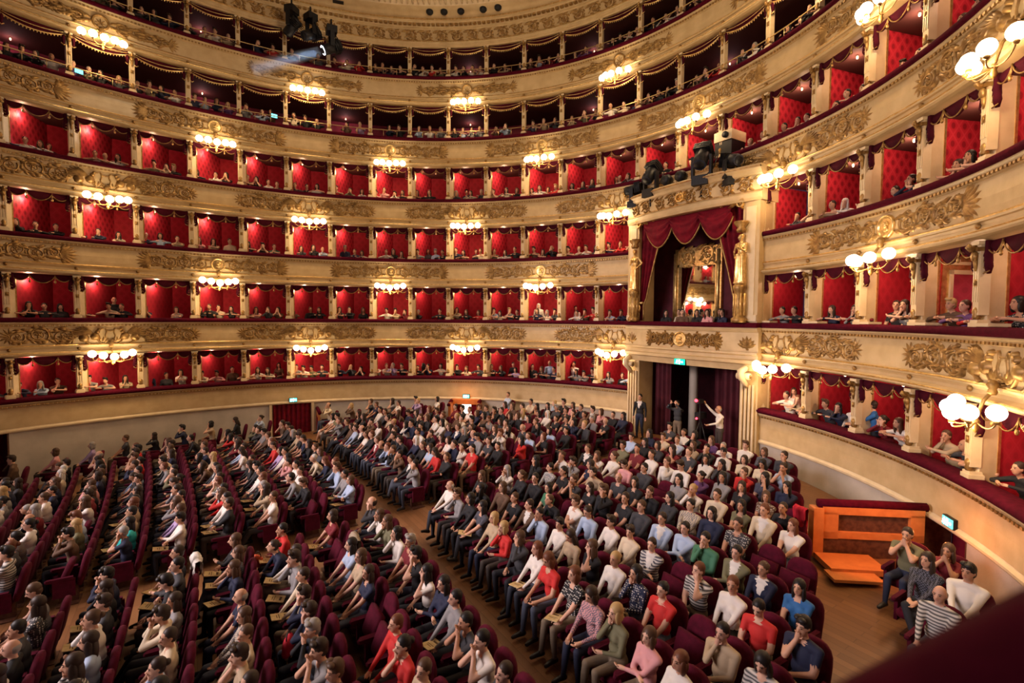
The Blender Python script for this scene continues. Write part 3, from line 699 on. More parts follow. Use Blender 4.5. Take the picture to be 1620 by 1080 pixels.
def wall_lamp(t, k):
    s = k * SP; zc = RAIL[t]
    e = empty('wall_lamp', at(s, -.12, zc - .92), yaw_at(s))
    vis = [q for q in ([-14, -10, -6, -2] if t in (1, 3, 5) else [-12, -8, -4]) ]
    fr = {1: 'second-tier', 2: 'third-tier', 3: 'fourth-tier', 4: 'fifth-tier', 5: 'top-gallery'}[t]
    if k == 0: lab = 'five-globe gilt lamp on the %s front straight above the royal box' % fr
    elif k < 0: lab = 'five-globe gilt lamp on the %s front, %s lamp from royal box towards curtained door' % (fr, ORD[(-k - 1) // 4])
    else: lab = 'five-globe gilt lamp on the %s front, %s lamp from royal box towards camera' % (fr, ORD[(k - 1) // 4])
    tag(e, lab, 'lamp', 'five-globe lamps on the balcony fronts')
    link('bracket', LB, None, e)
    for a, p in LARMS:
        q_ = link('arm', a, None, e); g = link('globe', GLOBE, None, q_); g.location = p
    d = bpy.data.lights.new('lamp_light', 'POINT'); d.energy = LAMP_POWER; d.color = LAMP_COL; d.shadow_soft_size = .12
    o = bpy.data.objects.new('lamp_light', d); COL.objects.link(o); o.parent = e; o.location = (0, -.50, -.52)
for t in range(1, 6):
    for k in ([-14, -10, -6, -2, 2, 6] if t in (1, 3, 5) else [-16, -12, -8, -4, 0, 4, 8]):
        if t == 2 and k == 0: continue
        if k == -16: continue
        wall_lamp(t, k)
# ================================================================== people
def cmat(name, src, rough=.75, pattern=None, sheen=0.0):
    """cloth or hair whose colour is the object's own colour"""
    m = mat(name, (.5, .5, .5), rough, sheen=sheen); oi = nd(m, 'ShaderNodeObjectInfo')
    c = oi.outputs['Color']
    if pattern:
        tc = nd(m, 'ShaderNodeTexCoord')
        if pattern == 'stripe':
            w = nd(m, 'ShaderNodeTexWave', bands_direction='Z'); w.inputs['Scale'].default_value = 7.0; lk(m, tc.outputs['Object'], w.inputs['Vector']); f = w.outputs['Fac']
        elif pattern == 'dots':
            w = nd(m, 'ShaderNodeTexVoronoi'); w.inputs['Scale'].default_value = 32.0; w.inputs['Randomness'].default_value = .2; lk(m, tc.outputs['Object'], w.inputs['Vector'])
            mr = nd(m, 'ShaderNodeMath', operation='GREATER_THAN'); mr.inputs[1].default_value = .33; lk(m, w.outputs['Distance'], mr.inputs[0]); f = mr.outputs[0]
        else:
            w = nd(m, 'ShaderNodeTexChecker'); w.inputs['Scale'].default_value = 48.0; lk(m, tc.outputs['Object'], w.inputs['Vector']); f = w.outputs['Fac']
        g = nd(m, 'ShaderNodeMix', data_type='RGBA'); lk(m, f, g.inputs[0]); lk(m, c, g.inputs[7])
        g.inputs[6].default_value = {'stripe': (.55, .52, .48, 1), 'dots': (.6, .56, .5, 1), 'check': (.10, .10, .13, 1)}[pattern]; c = g.outputs[2]
    lk(m, c, bsdf(m).inputs['Base Color']); return m
M['top'] = cmat('clothing', 0); M['stripe'] = cmat('striped_clothing', 0, pattern='stripe'); M['dots'] = cmat('dotted_clothing', 0, pattern='dots'); M['check'] = cmat('checked_clothing', 0, pattern='check')
M['hair'] = cmat('hair', 0, .5)
def ramp_by_object(name, cols, rough):
    m = mat(name, (.5, .5, .5), rough); oi = nd(m, 'ShaderNodeObjectInfo'); r = nd(m, 'ShaderNodeValToRGB'); cr = r.color_ramp; cr.interpolation = 'CONSTANT'
    for i, c in enumerate(cols):
        el = cr.elements[i] if i < 2 else cr.elements.new(i / len(cols)); el.position = i / len(cols); el.color = (*c, 1)
    lk(m, oi.outputs['Random'], r.inputs['Fac']); lk(m, r.outputs['Color'], bsdf(m).inputs['Base Color']); return m
SKINS = [(.56, .31, .20), (.50, .27, .17), (.60, .35, .24), (.45, .23, .14), (.53, .30, .21)]
LEGS = [(.015, .016, .022), (.02, .025, .05), (.035, .03, .03), (.06, .07, .10), (.16, .12, .08), (.012, .012, .014), (.05, .04, .035), (.03, .035, .05)]
M['skin'] = ramp_by_object('skin', SKINS, .5); M['trousers'] = ramp_by_object('trousers', LEGS, .8)
M['shoe'] = mat('shoe_leather', (.02, .016, .014), .4); M['feature'] = mat('eyes_and_brows', (.03, .018, .012), .5); M['lips'] = mat('lips', (.36, .10, .08), .5)
M['shirt'] = mat('white_shirt', (.62, .58, .53), .8)
SLOTS = ['skin', 'top', 'trousers', 'shoe', 'feature', 'lips', 'shirt']

def ik(S_, T_, a, b, pole):
    S_, T_ = Vector(S_), Vector(T_); d = T_ - S_; L = min(d.length, (a + b) * .995); dn = d.normalized(); T_ = S_ + dn * L
    x = (a * a - b * b + L * L) / (2 * L); h = math.sqrt(max(0, a * a - x * x)); p = Vector(pole); p = p - dn * p.dot(dn); p.normalize()
    return S_ + dn * x + p * h, T_
def figure(pose, fem):
    """primitives of one figure facing -Y, origin on the floor under the hips. returns prims, fingers, head matrix"""
    P = dict(lean=.05, side=0.0, hyaw=0.0, hpitch=0.0, rh=None, lh=None, legs='sit', rp=(-.6, .3, -1), lp=(.6, .3, -1)); P.update(pose)
    prims = []; sw = .165 if fem else .188; bw = .92 if fem else 1.0
    stand = P['legs'] == 'stand'
    pel = Vector((0, .06, .90 if stand else .53)); up = Vector((math.sin(P['side']), -math.sin(P['lean']), math.cos(P['lean']))).normalized()
    nb = pel + up * (.50 if fem else .525); ch = pel + up * .33; be = pel + up * .15
    R = up.to_track_quat('Z', 'X').to_matrix()
    R = Matrix((Vector((1, 0, 0)), up.cross(Vector((1, 0, 0))), up)).transposed()
    def ell(tagn, c, r, rot=None): prims.append(('e', tagn, Vector(c), r, rot))
    def cap(tagn, pts, rs): prims.append(('c', tagn, [Vector(p) for p in pts], rs))
    ell('hip', pel, (.172 if fem else .165, .135, .125)); ell('torso', be, (.145 * bw + (0 if fem else .012), .115, .15), R); ell('torso', ch, (.158 * bw, .118, .17), R)
    if fem:
        for sg in (-1, 1): ell('torso', ch + R @ Vector((sg * .07, -.085, .02)), (.062, .055, .062))
    sh = {-1: nb + R @ Vector((-sw, .0, -.055)), 1: nb + R @ Vector((sw, .0, -.055))}
    cap('torso', [sh[-1], nb + up * -.02, sh[1]], [.062, .075, .062])
    hd = nb + Vector((P['side'] * .1, -.035 - .09 * math.sin(P['lean']), .185)); hr = Matrix.Rotation(P['hyaw'], 3, 'Z') @ Matrix.Rotation(P['hpitch'], 3, 'X')
    cap('neck', [nb - up * .03, hd + hr @ Vector((0, .015, -.06))], [.055 * bw, .052 * bw])
    ell('head', hd + hr @ Vector((0, .012, .02)), (.076, .096, .098), hr); ell('head', hd + hr @ Vector((0, -.022, -.045)), (.058, .066, .075), hr)
    cap('head', [hd + hr @ Vector((0, -.082, .015)), hd + hr @ Vector((0, -.108, -.022))], [.010, .017])
    for sg in (-1, 1): ell('head', hd + hr @ Vector((sg * .076, .012, -.008)), (.011, .02, .032), hr)
    # arms and hands
    fingers = []
    for sg, key, pk in ((-1, 'rh', 'rp'), (1, 'lh', 'lp')):
        tgt = P[key]
        if tgt is None: tgt = (sg * .10, -.30, .60) if not stand else (sg * .26, .02, .80)
        elif isinstance(tgt, tuple) and tgt[0] == 'head': tgt = hd + hr @ Vector(tgt[1])
        el, wr = ik(sh[sg], tgt, .28, .25, P[pk])
        cap('uarm', [sh[sg], el], [.058 * bw, .046 * bw]); cap('farm', [el, wr], [.044 * bw, .030 * bw])
        fd = (wr - el).normalized(); hdir = Vector(P.get(key + 'd', fd)).normalized(); nrm = hdir.cross(Vector((sg, 0, .3))).normalized(); sid = hdir.cross(nrm)
        cap('hand', [wr, wr + hdir * .045, wr + hdir * .08], [.03, .034, .030])
        pc = wr + hdir * .085
        for j in range(4):
            b0 = pc + sid * (.027 - .018 * j) * .95; L = (.058, .068, .064, .05)[j]; cu = P.get('curl', .5)
            d1 = (hdir + nrm * cu * .5).normalized(); d2 = (hdir + nrm * cu * 1.6).normalized()
            fingers.append([b0 - hdir * .015, b0 + d1 * L * .5, b0 + d1 * L * .5 + d2 * L * .55])
        t0 = wr + hdir * .03 + sid * .028; fingers.append([t0, t0 + sid * .03 + hdir * .022, t0 + sid * .033 + hdir * .055 + nrm * .012])
    # legs
    for sg in (-1, 1):
        hipj = pel + Vector((sg * .085, -.02, -.03))
        if P['legs'] == 'sit': kn = Vector((sg * .11, -.40, .535)); an = Vector((sg * .115, -.42 + .04 * sg, .105)); toe = an + Vector((sg * .02, -.17, -.055))
        elif P['legs'] == 'cross':
            if sg < 0: kn = Vector((-.03, -.42, .63)); an = Vector((.17, -.60, .30)); toe = an + Vector((.04, -.17, .02))
            else: kn = Vector((.07, -.40, .52)); an = Vector((.09, -.42, .105)); toe = an + Vector((.02, -.17, -.055))
        elif P['legs'] == 'wide': kn = Vector((sg * .2, -.38, .535)); an = Vector((sg * .18, -.36, .105)); toe = an + Vector((sg * .06, -.17, -.055))
        elif P['legs'] == 'tuck': kn = Vector((sg * .12, -.34, .53)); an = Vector((sg * .12, -.16, .105)); toe = an + Vector((sg * .02, -.15, -.055))
        elif P['legs'] == 'out': kn = Vector((sg * .10, -.42, .50)); an = Vector((sg * .12, -.68, .12)); toe = an + Vector((sg * .03, -.16, -.01))
        else: kn = Vector((sg * .10, .03, .48)); an = Vector((sg * .12, .07, .085)); toe = an + Vector((sg * .03, -.18, -.04))
        cap('thigh', [hipj, kn], [.092, .062]); cap('shin', [kn, kn.lerp(an, .35), an], [.058, .058, .038]); cap('foot', [an + Vector((0, .03, -.045)), (an + toe) / 2 + Vector((0, 0, -.01)), toe], [.042, .043, .036])
    HM = Matrix.Translation(hd) @ hr.to_4x4()
    return prims, fingers, HM
def prim_dist(p, C):
    """distance from points C (n,3) to a primitive's surface"""
    if p[0] == 'e':
        c = np.array(p[2]); r = np.array(p[3]); q = C - c
        if p[4] is not None: q = q @ np.array(p[4])
        k = np.linalg.norm(q / r, axis=1); return (k - 1) * r.min(), None
    best = np.full(len(C), 9.0); tt = np.zeros(len(C)); pts = p[2]; rs = p[3]; n = len(pts) - 1
    for i in range(n):
        a = np.array(pts[i]); b = np.array(pts[i + 1]); ab = b - a; t = np.clip(((C - a) @ ab) / (ab @ ab), 0, 1)
        d = np.linalg.norm(C - (a + t[:, None] * ab), axis=1) - (rs[i] + (rs[i + 1] - rs[i]) * t); m = d < best; best[m] = d[m]; tt[m] = (i + t[m]) / n
    return best, tt
def remeshed(prims, voxel, ratio):
    mb = MB()
    for p in prims:
        if p[0] == 'e': mb.ball(p[2], p[3], 14, 9, rot=p[4])
        else:
            mb.tube(p[2], p[3], 10)
            for q, r in zip(p[2], p[3]): mb.ball(q, r, 10, 7)
    me = mb.mesh('tmp'); o = bpy.data.objects.new('tmp', me); COL.objects.link(o)
    r = o.modifiers.new('r', 'REMESH'); r.mode = 'VOXEL'; r.voxel_size = voxel; r.use_smooth_shade = True
    s = o.modifiers.new('s', 'SMOOTH'); s.factor = .5; s.iterations = 2
    d = o.modifiers.new('d', 'DECIMATE'); d.ratio = ratio
    dg = bpy.context.evaluated_depsgraph_get(); ev = o.evaluated_get(dg); out = bpy.data.meshes.new_from_object(ev)
    bpy.data.objects.remove(o); bpy.data.meshes.remove(me)
    V = np.zeros(len(out.vertices) * 3); out.vertices.foreach_get('co', V); F = [tuple(p.vertices) for p in out.polygons]; bpy.data.meshes.remove(out)
    return V.reshape(-1, 3), F
def dress(V, F, prims, outfit, HM):
    C = np.array([V[list(f)].mean(0) for f in F]); bd = np.full(len(C), 9.0); who = np.zeros(len(C), int); T = np.zeros(len(C))
    for i, p in enumerate(prims):
        d, t = prim_dist(p, C); m = d < bd; bd[m] = d[m]; who[m] = i
        if t is not None: T[m] = t[m]
    tags = np.array([prims[i][1] for i in who]); mi = np.ones(len(C), int)
    mi[(tags == 'head') | (tags == 'neck') | (tags == 'hand')] = 0
    mi[(tags == 'hip') | (tags == 'thigh') | (tags == 'shin')] = 2; mi[tags == 'foot'] = 3
    if outfit in ('short', 'skirt'): mi[tags == 'farm'] = 0; mi[(tags == 'uarm') & (T > (.62 if outfit == 'short' else .3))] = 0
    if outfit == 'skirt': mi[tags == 'shin'] = 0; mi[(tags == 'thigh') | (tags == 'hip')] = 1
    nbz = np.array(HM.translation); tor = tags == 'torso'
    fr = tor & (C[:, 1] < nbz[1] + .05) & (C[:, 2] > nbz[2] - .24) & (np.abs(C[:, 0] - nbz[0]) < .055 + .0 * C[:, 2])
    if outfit in ('short', 'skirt'): mi[fr & (C[:, 2] > nbz[2] - .215)] = 0
    if outfit == 'jacket': mi[tor & (C[:, 1] < nbz[1] + .03) & (np.abs(C[:, 0] - nbz[0]) < .02 + .35 * np.clip(C[:, 2] - nbz[2] + .42, 0, .2)) & (C[:, 2] > nbz[2] - .42)] = 6
    return mi
def extras(fingers, HM, lod):
    mb = MB()
    if not lod:
        for f in fingers: mb.tube(f, [.0095, .009, .007], 5, 0)
    R = HM.to_3x3(); c = HM.translation
    for sg in (-1, 1):
        mb.ball(c + R @ Vector((sg * .031, -.079, .012)), (.013, .008, .007), 6, 4, 4, R)
        if not lod: mb.tube([c + R @ Vector((sg * .014, -.088, .033)), c + R @ Vector((sg * .048, -.074, .034))], .005, 4, 4)
    mb.ball(c + R @ Vector((0, -.083, -.058)), (.022, .008, .007), 6, 4, 5, R)
    return mb
BODY = {}     # (pose, fem, outfit) -> (mesh, low arrays, head matrix)
def make_bodies(pose_name, pose, outfits):
    for fem, outs in outfits:
        prims, fing, HM = figure(pose, fem)
        V, F = remeshed(prims, .0168, .34); Vl, Fl = remeshed(prims, .028, .22)
        for of in outs:
            mb = extras(fing, HM, False); mb2 = MB(); mi = dress(V, F, prims, of, HM)
            mb2.v = [tuple(v) for v in V]; mb2.f = list(F); mb2.mi = [int(x) for x in mi]; mb2.sm = [True] * len(F)
            b = len(mb2.v); mb2.v += mb.v; mb2.f += [tuple(i + b for i in f) for f in mb.f]; mb2.mi += mb.mi; mb2.sm += mb.sm
            me = mb2.mesh('person')
            for sname in SLOTS: me.materials.append(M[sname])
            ml = dress(Vl, Fl, prims, of, HM)
            BODY[(pose_name, fem, of)] = (me, (Vl, Fl, ml), HM)
POSES = {
    'lap':    dict(lean=-.06),
    'lap2':   dict(lean=-.10, hyaw=.35, legs='out', rh=(-.05, -.26, .62), lh=(.06, -.28, .62)),
    'chinR':  dict(lean=.04, hpitch=.05, rh=('head', (-.03, -.07, -.15)), rhd=(.2, -.1, 1), rp=(-.4, -.6, -1), lh=(.0, -.22, .70), curl=1.0),
    'chinL':  dict(lean=.06, hyaw=-.2, side=.06, lh=('head', (.06, -.06, -.14)), lhd=(-.2, -.1, 1), lp=(.6, -.4, -1), rh=(-.02, -.24, .66), curl=1.0, legs='wide'),
    'fold':   dict(lean=-.08, hyaw=.15, rh=(.13, -.18, .80), lh=(-.13, -.22, .78), rp=(-1, .0, -.6), lp=(1, .0, -.6), legs='sit'),
    'cross':  dict(lean=-.12, legs='cross', hyaw=-.15, rh=(-.02, -.34, .68), lh=(.05, -.36, .66)),
    'fwd':    dict(lean=.48, legs='wide', rh=(-.03, -.44, .66), lh=(.05, -.45, .67), hpitch=-.2, rp=(-1, .3, -.4), lp=(1, .3, -.4)),
    'mouth':  dict(lean=.10, rh=('head', (-.02, -.12, -.12)), lh=('head', (.04, -.13, -.14)), rhd=(.3, 0, .8), lhd=(-.3, 0, .8), rp=(-.7, -.3, -1), lp=(.7, -.3, -1), curl=1.3, hpitch=.08),
    'read':   dict(lean=.12, hpitch=.38, rh=(-.10, -.34, .66), lh=(.12, -.34, .66)),
}
for nme, ps in POSES.items():
    make_bodies(nme, ps, [(False, ['short', 'long'] if nme not in ('lap', 'cross', 'fold') else ['short', 'long', 'jacket']), (True, ['short', 'long'] if nme != 'cross' else ['skirt', 'long'])])
# box poses: arms on the rail, 0.9 m above the box floor and 0.55 m ahead
BPOSES = {
    'rail':   dict(legs='tuck', lean=.40, rh=(-.10, -.46, .93), lh=(.16, -.48, .93), rhd=(.6, -.3, 0), lhd=(-.6, -.3, 0), rp=(-1, .2, -.2), lp=(1, .2, -.2)),
    'railchin': dict(legs='tuck', lean=.36, rh=('head', (-.03, -.06, -.15)), rhd=(.2, -.1, 1), lh=(.0, -.48, .93), rp=(-.5, -.5, -1), lp=(1, .2, -.2), hyaw=.3, curl=1.0),
    'railboth': dict(legs='tuck', lean=.42, rh=('head', (-.06, -.05, -.13)), lh=('head', (.06, -.05, -.13)), rhd=(0, 0, 1), lhd=(0, 0, 1), rp=(-.8, -.6, -1), lp=(.8, -.6, -1), hyaw=-.2, curl=1.0),
    'railback': dict(legs='tuck', lean=.05, hyaw=.5, rh=(-.1, -.25, .70), lh=(.1, -.25, .70)),
}
for nme, ps in BPOSES.items(): make_bodies(nme, ps, [(False, ['short', 'long']), (True, ['short', 'long'])])
SPOSES = {
    'stand':  dict(legs='stand', lean=-.02),
    'standfold': dict(legs='stand', rh=(.13, -.20, 1.14), lh=(-.13, -.24, 1.12), rp=(-1, .0, -.6), lp=(1, .0, -.6)),
    'standlean': dict(legs='stand', lean=.12, rh=(-.42, -.30, .96), lh=('head', (.02, -.10, -.22)), rp=(-1, .5, -.3), lp=(.8, -.4, -1), hyaw=-.3, curl=1.2),
    'photo':  dict(legs='stand', rh=('head', (-.10, -.24, .02)), lh=('head', (.10, -.24, .02)), rhd=(.2, 0, 1), lhd=(-.2, 0, 1), rp=(-1, 0, -.8), lp=(1, 0, -.8), curl=1.2),
    'hold':   dict(legs='stand', rh=('head', (-.28, -.36, .10)), rhd=(0, -.4, 1), lh=(.12, -.38, 1.10), rp=(-.6, .2, -1), hpitch=-.15, curl=1.4),
}
for nme, ps in SPOSES.items(): make_bodies(nme, ps, [(False, ['short', 'long', 'jacket'])])
# hair, one mesh per cut, in head space
def hair(parts, lod=False):
    mb = MB()
    for c, r in parts: mb.ball(c, r, 8 if lod else 14, 5 if lod else 9)
    me = mb.mesh('hair'); me.materials.append(M['hair']); return me, mb
HAIRCUT = {
    'short': [((0, .028, .036), (.084, .098, .100)), ((0, .05, -.02), (.075, .062, .075))],
    'tousled': [((0, .026, .042), (.088, .10, .104)), ((0, .05, -.015), (.08, .066, .085)), ((.02, -.055, .105), (.055, .045, .035)), ((-.04, -.03, .115), (.045, .05, .035))],
    'bob':   [((0, .028, .034), (.090, .102, .102)), ((0, .045, -.055), (.092, .075, .10)), ((.072, .0, -.05), (.026, .055, .10)), ((-.072, .0, -.05), (.026, .055, .10))],
    'long':  [((0, .028, .034), (.090, .102, .102)), ((0, .062, -.13), (.088, .055, .19)), ((.074, .01, -.10), (.028, .05, .15)), ((-.074, .01, -.10), (.028, .05, .15))],
    'bun':   [((0, .028, .034), (.084, .099, .100)), ((0, .05, -.02), (.075, .062, .075)), ((0, .125, .02), (.045, .045, .045))],
    'thin':  [((0, .040, .000), (.085, .080, .062)), ((0, .05, -.02), (.078, .062, .070))],
}
HAIR = {k: hair(v)[0] for k, v in HAIRCUT.items()}; HAIRLOW = {k: hair(v, True)[1] for k, v in HAIRCUT.items()}
HCOL = {'black': (.012, .009, .008), 'dark-brown': (.030, .017, .011), 'brown': (.075, .038, .02), 'auburn': (.12, .04, .018), 'blond': (.40, .26, .11), 'grey': (.26, .24, .22), 'white': (.55, .52, .48)}
TCOL = {'black': (.012, .012, .014), 'navy': (.014, .018, .045), 'charcoal': (.04, .04, .045), 'white': (.66, .61, .55), 'cream': (.58, .48, .34), 'beige': (.40, .30, .19), 'grey': (.22, .21, .21), 'light-blue': (.34, .42, .56), 'brown': (.11, .06, .035),
        'red': (.50, .025, .022), 'dark-red': (.16, .012, .018), 'pink': (.60, .28, .28), 'orange': (.55, .13, .04), 'teal': (.03, .42, .42), 'blue': (.03, .13, .34), 'green': (.05, .16, .09), 'lilac': (.36, .26, .44), 'purple': (.12, .05, .16), 'olive': (.14, .13, .07)}
TOPW = dict(black=30, navy=12, charcoal=11, white=17, cream=6, beige=6, grey=7, brown=6, red=3)
TOPW['light-blue'] = 4; TOPW['dark-red'] = 2; TOPW['pink'] = 2; TOPW['purple'] = 1; TOPW['olive'] = 2; TOPW['green'] = 1; TOPW['lilac'] = 1
def pick(w): k = list(w); return random.choices(k, [w[q] for q in k])[0]
def random_look():
    fem = random.random() < .5
    cut = random.choice(['long', 'long', 'bob', 'bun', 'long']) if fem else random.choices(['short', 'tousled', 'thin'], [6, 4, .6])[0]
    hc = pick({'black': 7, 'dark-brown': 8, 'brown': 4, 'auburn': 1, 'blond': .7, 'grey': .6, 'white': .2})
    if cut == 'thin': hc = random.choice(['grey', 'dark-brown', 'white'])
    return dict(fem=fem, cut=cut, hair=hc, top=pick(TOPW), pat=random.choices(['top', 'stripe', 'dots', 'check'], [86, 4, 4, 6])[0])
HNAME = {'short': '%s-haired', 'tousled': 'tousled %s-haired', 'bob': '%s bobbed', 'long': 'long %s-haired', 'bun': '%s hair-bun', 'thin': 'balding %s-haired'}
POSEWORD = {'lap': 'hands in lap', 'lap2': 'looking aside', 'chinR': 'chin on hand', 'chinL': 'cheek on hand', 'fold': 'arms folded', 'cross': 'legs crossed', 'fwd': 'bent forward', 'mouth': 'hands at mouth', 'read': 'head bowed',
            'rail': 'arms on rail', 'railchin': 'chin on hand', 'railboth': 'head in hands', 'railback': 'sitting back', 'stand': 'standing', 'standfold': 'standing arms folded', 'standlean': 'standing leaning', 'photo': 'standing photographing', 'hold': 'standing'}
GARMENT = {'short': 'T-shirt', 'long': 'top', 'jacket': 'jacket', 'skirt': 'dress'}
PATWORD = {'top': '', 'stripe': 'striped ', 'dots': 'dotted ', 'check': 'checked '}
def person(look, pose, outfit, loc, rz, sc, label_where, group):
    fem = look['fem'];
    if (pose, fem, outfit) not in BODY: fem = not fem if (pose, not fem, outfit) in BODY else False
    if (pose, fem, outfit) not in BODY: outfit = 'long'
    me, low, HM = BODY[(pose, fem, outfit)]
    o = link('person', me); o.location = loc; o.rotation_euler = (0, 0, rz); o.scale = (sc, sc, sc); o.color = (*TCOL[look['top']], 1)
    if look['pat'] != 'top': o.material_slots[1].link = 'OBJECT'; o.material_slots[1].material = M[look['pat']]
    h = link('hair', HAIR[look['cut']], None, o); h.matrix_local = HM; h.color = (*HCOL[look['hair']], 1)
    lab = (HNAME[look['cut']] % look['hair'].replace('-brown', '')) + ' person in ' + PATWORD[look['pat']] + look['top'] + ' ' + GARMENT[outfit]
    full = lab + ' ' + POSEWORD[pose] + ', ' + label_where
    if len(full.split()) > 16: full = lab + ', ' + label_where
    if len(full.split()) > 16: full = 'person in ' + look['top'] + ' ' + GARMENT[outfit] + ', ' + label_where
    tag(o, full, 'person', group); return o
class Crowd:
    """the far audience, too many to single out, joined as one object"""
    def __init__(s): s.V = []; s.F = []; s.C = []; s.n = 0
    def put(s, V, F, C, Mx):
        Vh = np.c_[np.asarray(V, float), np.ones(len(V))] @ np.array(Mx).T
        s.V.append(Vh[:, :3]); s.F += [tuple(i + s.n for i in f) for f in F]; s.C += C; s.n += len(V)
    def person(s, look, pose, outfit, loc, rz, sc):
        fem = look['fem']
        if (pose, fem, outfit) not in BODY: outfit = 'long'
        if (pose, fem, outfit) not in BODY: fem = False
        me, (V, F, mi), HM = BODY[(pose, fem, outfit)]
        Mx = Matrix.Translation(loc) @ Matrix.Rotation(rz, 4, 'Z') @ Matrix.Scale(sc, 4)
        sk = random.choice(SKINS); lg = random.choice(LEGS); tp = TCOL[look['top']]; cl = [sk, tp, lg, (.02, .016, .014), (.03, .02, .015), (.36, .1, .08), (.62, .58, .53)]
        s.put(V, F, [cl[i] for i in mi], Mx)
        ex = extras([], HM, True); s.put(ex.v, ex.f, [cl[i] for i in ex.mi], Mx)
        hb = HAIRLOW[look['cut']]; s.put(hb.v, hb.f, [HCOL[look['hair']]] * len(hb.f), Mx @ HM)
    def build(s, name, label):
        me = bpy.data.meshes.new(name); me.from_pydata(np.concatenate(s.V).tolist(), [], s.F)
        a = me.attributes.new('col', 'FLOAT_COLOR', 'FACE'); a.data.foreach_set('color', np.c_[np.array(s.C), np.ones(len(s.C))].astype('f').ravel())
        me.polygons.foreach_set('use_smooth', [True] * len(me.polygons))
        m = mat('crowd_colours', (.5, .5, .5), .7); at_ = nd(m, 'ShaderNodeAttribute'); at_.attribute_name = 'col'; lk(m, at_.outputs['Color'], bsdf(m).inputs['Base Color'])
        o = link(name, me, m); tag(o, label, 'audience', kind='stuff'); return o
# ================================================================== stalls: rows of seats
def wall_x(y): return float(np.interp(-y, -_cy[:2600] * H, _cx[:2600] * H))
PS = .912            # people and seats against the house
PITCH, ROWD = .50, .80
def seat_list():
    out = []      # (block, row, side, index, x, y)
    for blk, ys in (('behind', [-9.58 + ROWD * i for i in range(10)]), ('ahead of', [-11.25 - .84 * i for i in range(11)])):
        for ri, y in enumerate(ys):
            w = wall_x(y)
            edge = min(5.2 + .55 * (-2.5 - y), w - 1.75) if blk == 'behind' else w - 2.3
            n = int((edge - .70) / PITCH)
            for sd in (-1, 1):
                for i in range(n): out.append((blk, ri, sd, i if sd < 0 else n - 1 - i, sd * (.70 + PITCH * (i + .5)), y - .0055 * (.70 + PITCH * (i + .5)) ** 2))
                x = edge + 1.30; j = 0
                while x < w - .55:
                    if not (blk == 'behind' and sd > 0 and y > -4.6) and not (sd < 0 and blk == 'behind' and y > -3): out.append((blk, ri, sd * 2, j, sd * x, y))
                    x += PITCH; j += 1
    # no seats right in front of the three stall doors
    gates = [(-7.95, -4.7, 1.1), (-10.5, -10.95, 1.1)]
    return [q for q in out if all(math.hypot(q[4] - a, q[5] - b) > r_ for a, b, r_ in gates)]
def where(st):
    blk, ri, sd, i = st[:4]
    if abs(sd) == 2: return '%s wall-side row %s cross aisle, %s from side aisle' % (ORD[ri], blk, ORD[i]) if sd > 0 else '%s far wall row %s cross aisle, %s seat' % (ORD[ri], blk, ORD[i])
    return '%s row %s cross aisle, %s from %s aisle' % (ORD[ri], blk, ORD[i], 'centre' if sd < 0 else 'side')
# ------------------------------------------------------------------ one theatre seat
def rounded_panel(w, h, th, n=10, p=2.6):
    """upright cushion with an arched top, thick and domed; x across, z up, y through"""
    out = [(-w / 2, 0), (w / 2, 0)] + [(w / 2 * math.copysign(abs(math.cos(q)) ** (2 / p), math.cos(q)), h * .55 + h * .45 * abs(math.sin(q)) ** (2 / p)) for q in np.linspace(0, math.pi, n)]
    mb = MB(); m = len(out); vs = []; cx, cz = 0, h * .5
    for y, k in ((-th * .5, .78), (-th * .32, .97), (0, 1.0), (th * .32, .98), (th * .5, .86)):
        for x, z in out: vs.append((cx + (x - cx) * k, y, cz + (z - cz) * k))
    fs = []
    for r in range(4):
        for i in range(m): j = (i + 1) % m; fs.append((r * m + i, r * m + j, (r + 1) * m + j, (r + 1) * m + i))
    fs.append(tuple(range(m))[::-1]); fs.append(tuple(4 * m + i for i in range(m)))
    mb.add(vs, fs); return mb
def cushion(w, d, h):
    mb = MB(); vs = []; ring = [(-w / 2, -d / 2 + .05), (-w / 2 + .05, -d / 2), (w / 2 - .05, -d / 2), (w / 2, -d / 2 + .05), (w / 2, d / 2), (-w / 2, d / 2)]; m = 6
    for z, k in ((0, .94), (h * .3, 1), (h * .75, 1), (h, .86)):
        for x, y in ring: vs.append((x * k, y * k, z))
    fs = [(r * m + i, r * m + (i + 1) % m, (r + 1) * m + (i + 1) % m, (r + 1) * m + i) for r in range(3) for i in range(m)] + [tuple(range(m))[::-1], tuple(3 * m + i for i in range(m))]
    mb.add(vs, fs); return mb
tilt = Matrix.Rotation(math.radians(-13), 4, 'X')
bk = rounded_panel(.50, .62, .11); bk.v = [tuple(tilt @ Vector((x, y, z)) + Vector((0, .25, .40))) for x, y, z in bk.v]
cu = cushion(.46, .46, .12); cu.v = [(x, y - .02, z + .34) for x, y, z in cu.v]
cuf = cushion(.46, .44, .12); cuf.v = [tuple(Matrix.Rotation(math.radians(68), 4, 'X') @ Vector((x, y + .0, z)) + Vector((0, .10, .60))) for x, y, z in cuf.v]
arm = MB(); arm.box((0, -.03, .59), (.065, .40, .06)); arm.box((0, .03, .40), (.05, .34, .34)); arm.ball((0, -.23, .59), (.034, .03, .034), 8, 5)
bs = MB(); bs.box((0, .06, .17), (.10, .30, .34)); bs.box((0, .06, .015), (.40, .34, .03)); 
SEATM = {'backrest': bk.mesh('backrest'), 'seat': cu.mesh('seat'), 'folded': cuf.mesh('seat'), 'armrest': arm.mesh('armrest', False), 'base': bs.mesh('base', False)}
for k_, m_ in SEATM.items(): m_.materials.append(M['seatvelvet'] if k_ != 'base' else M['darkwood'])
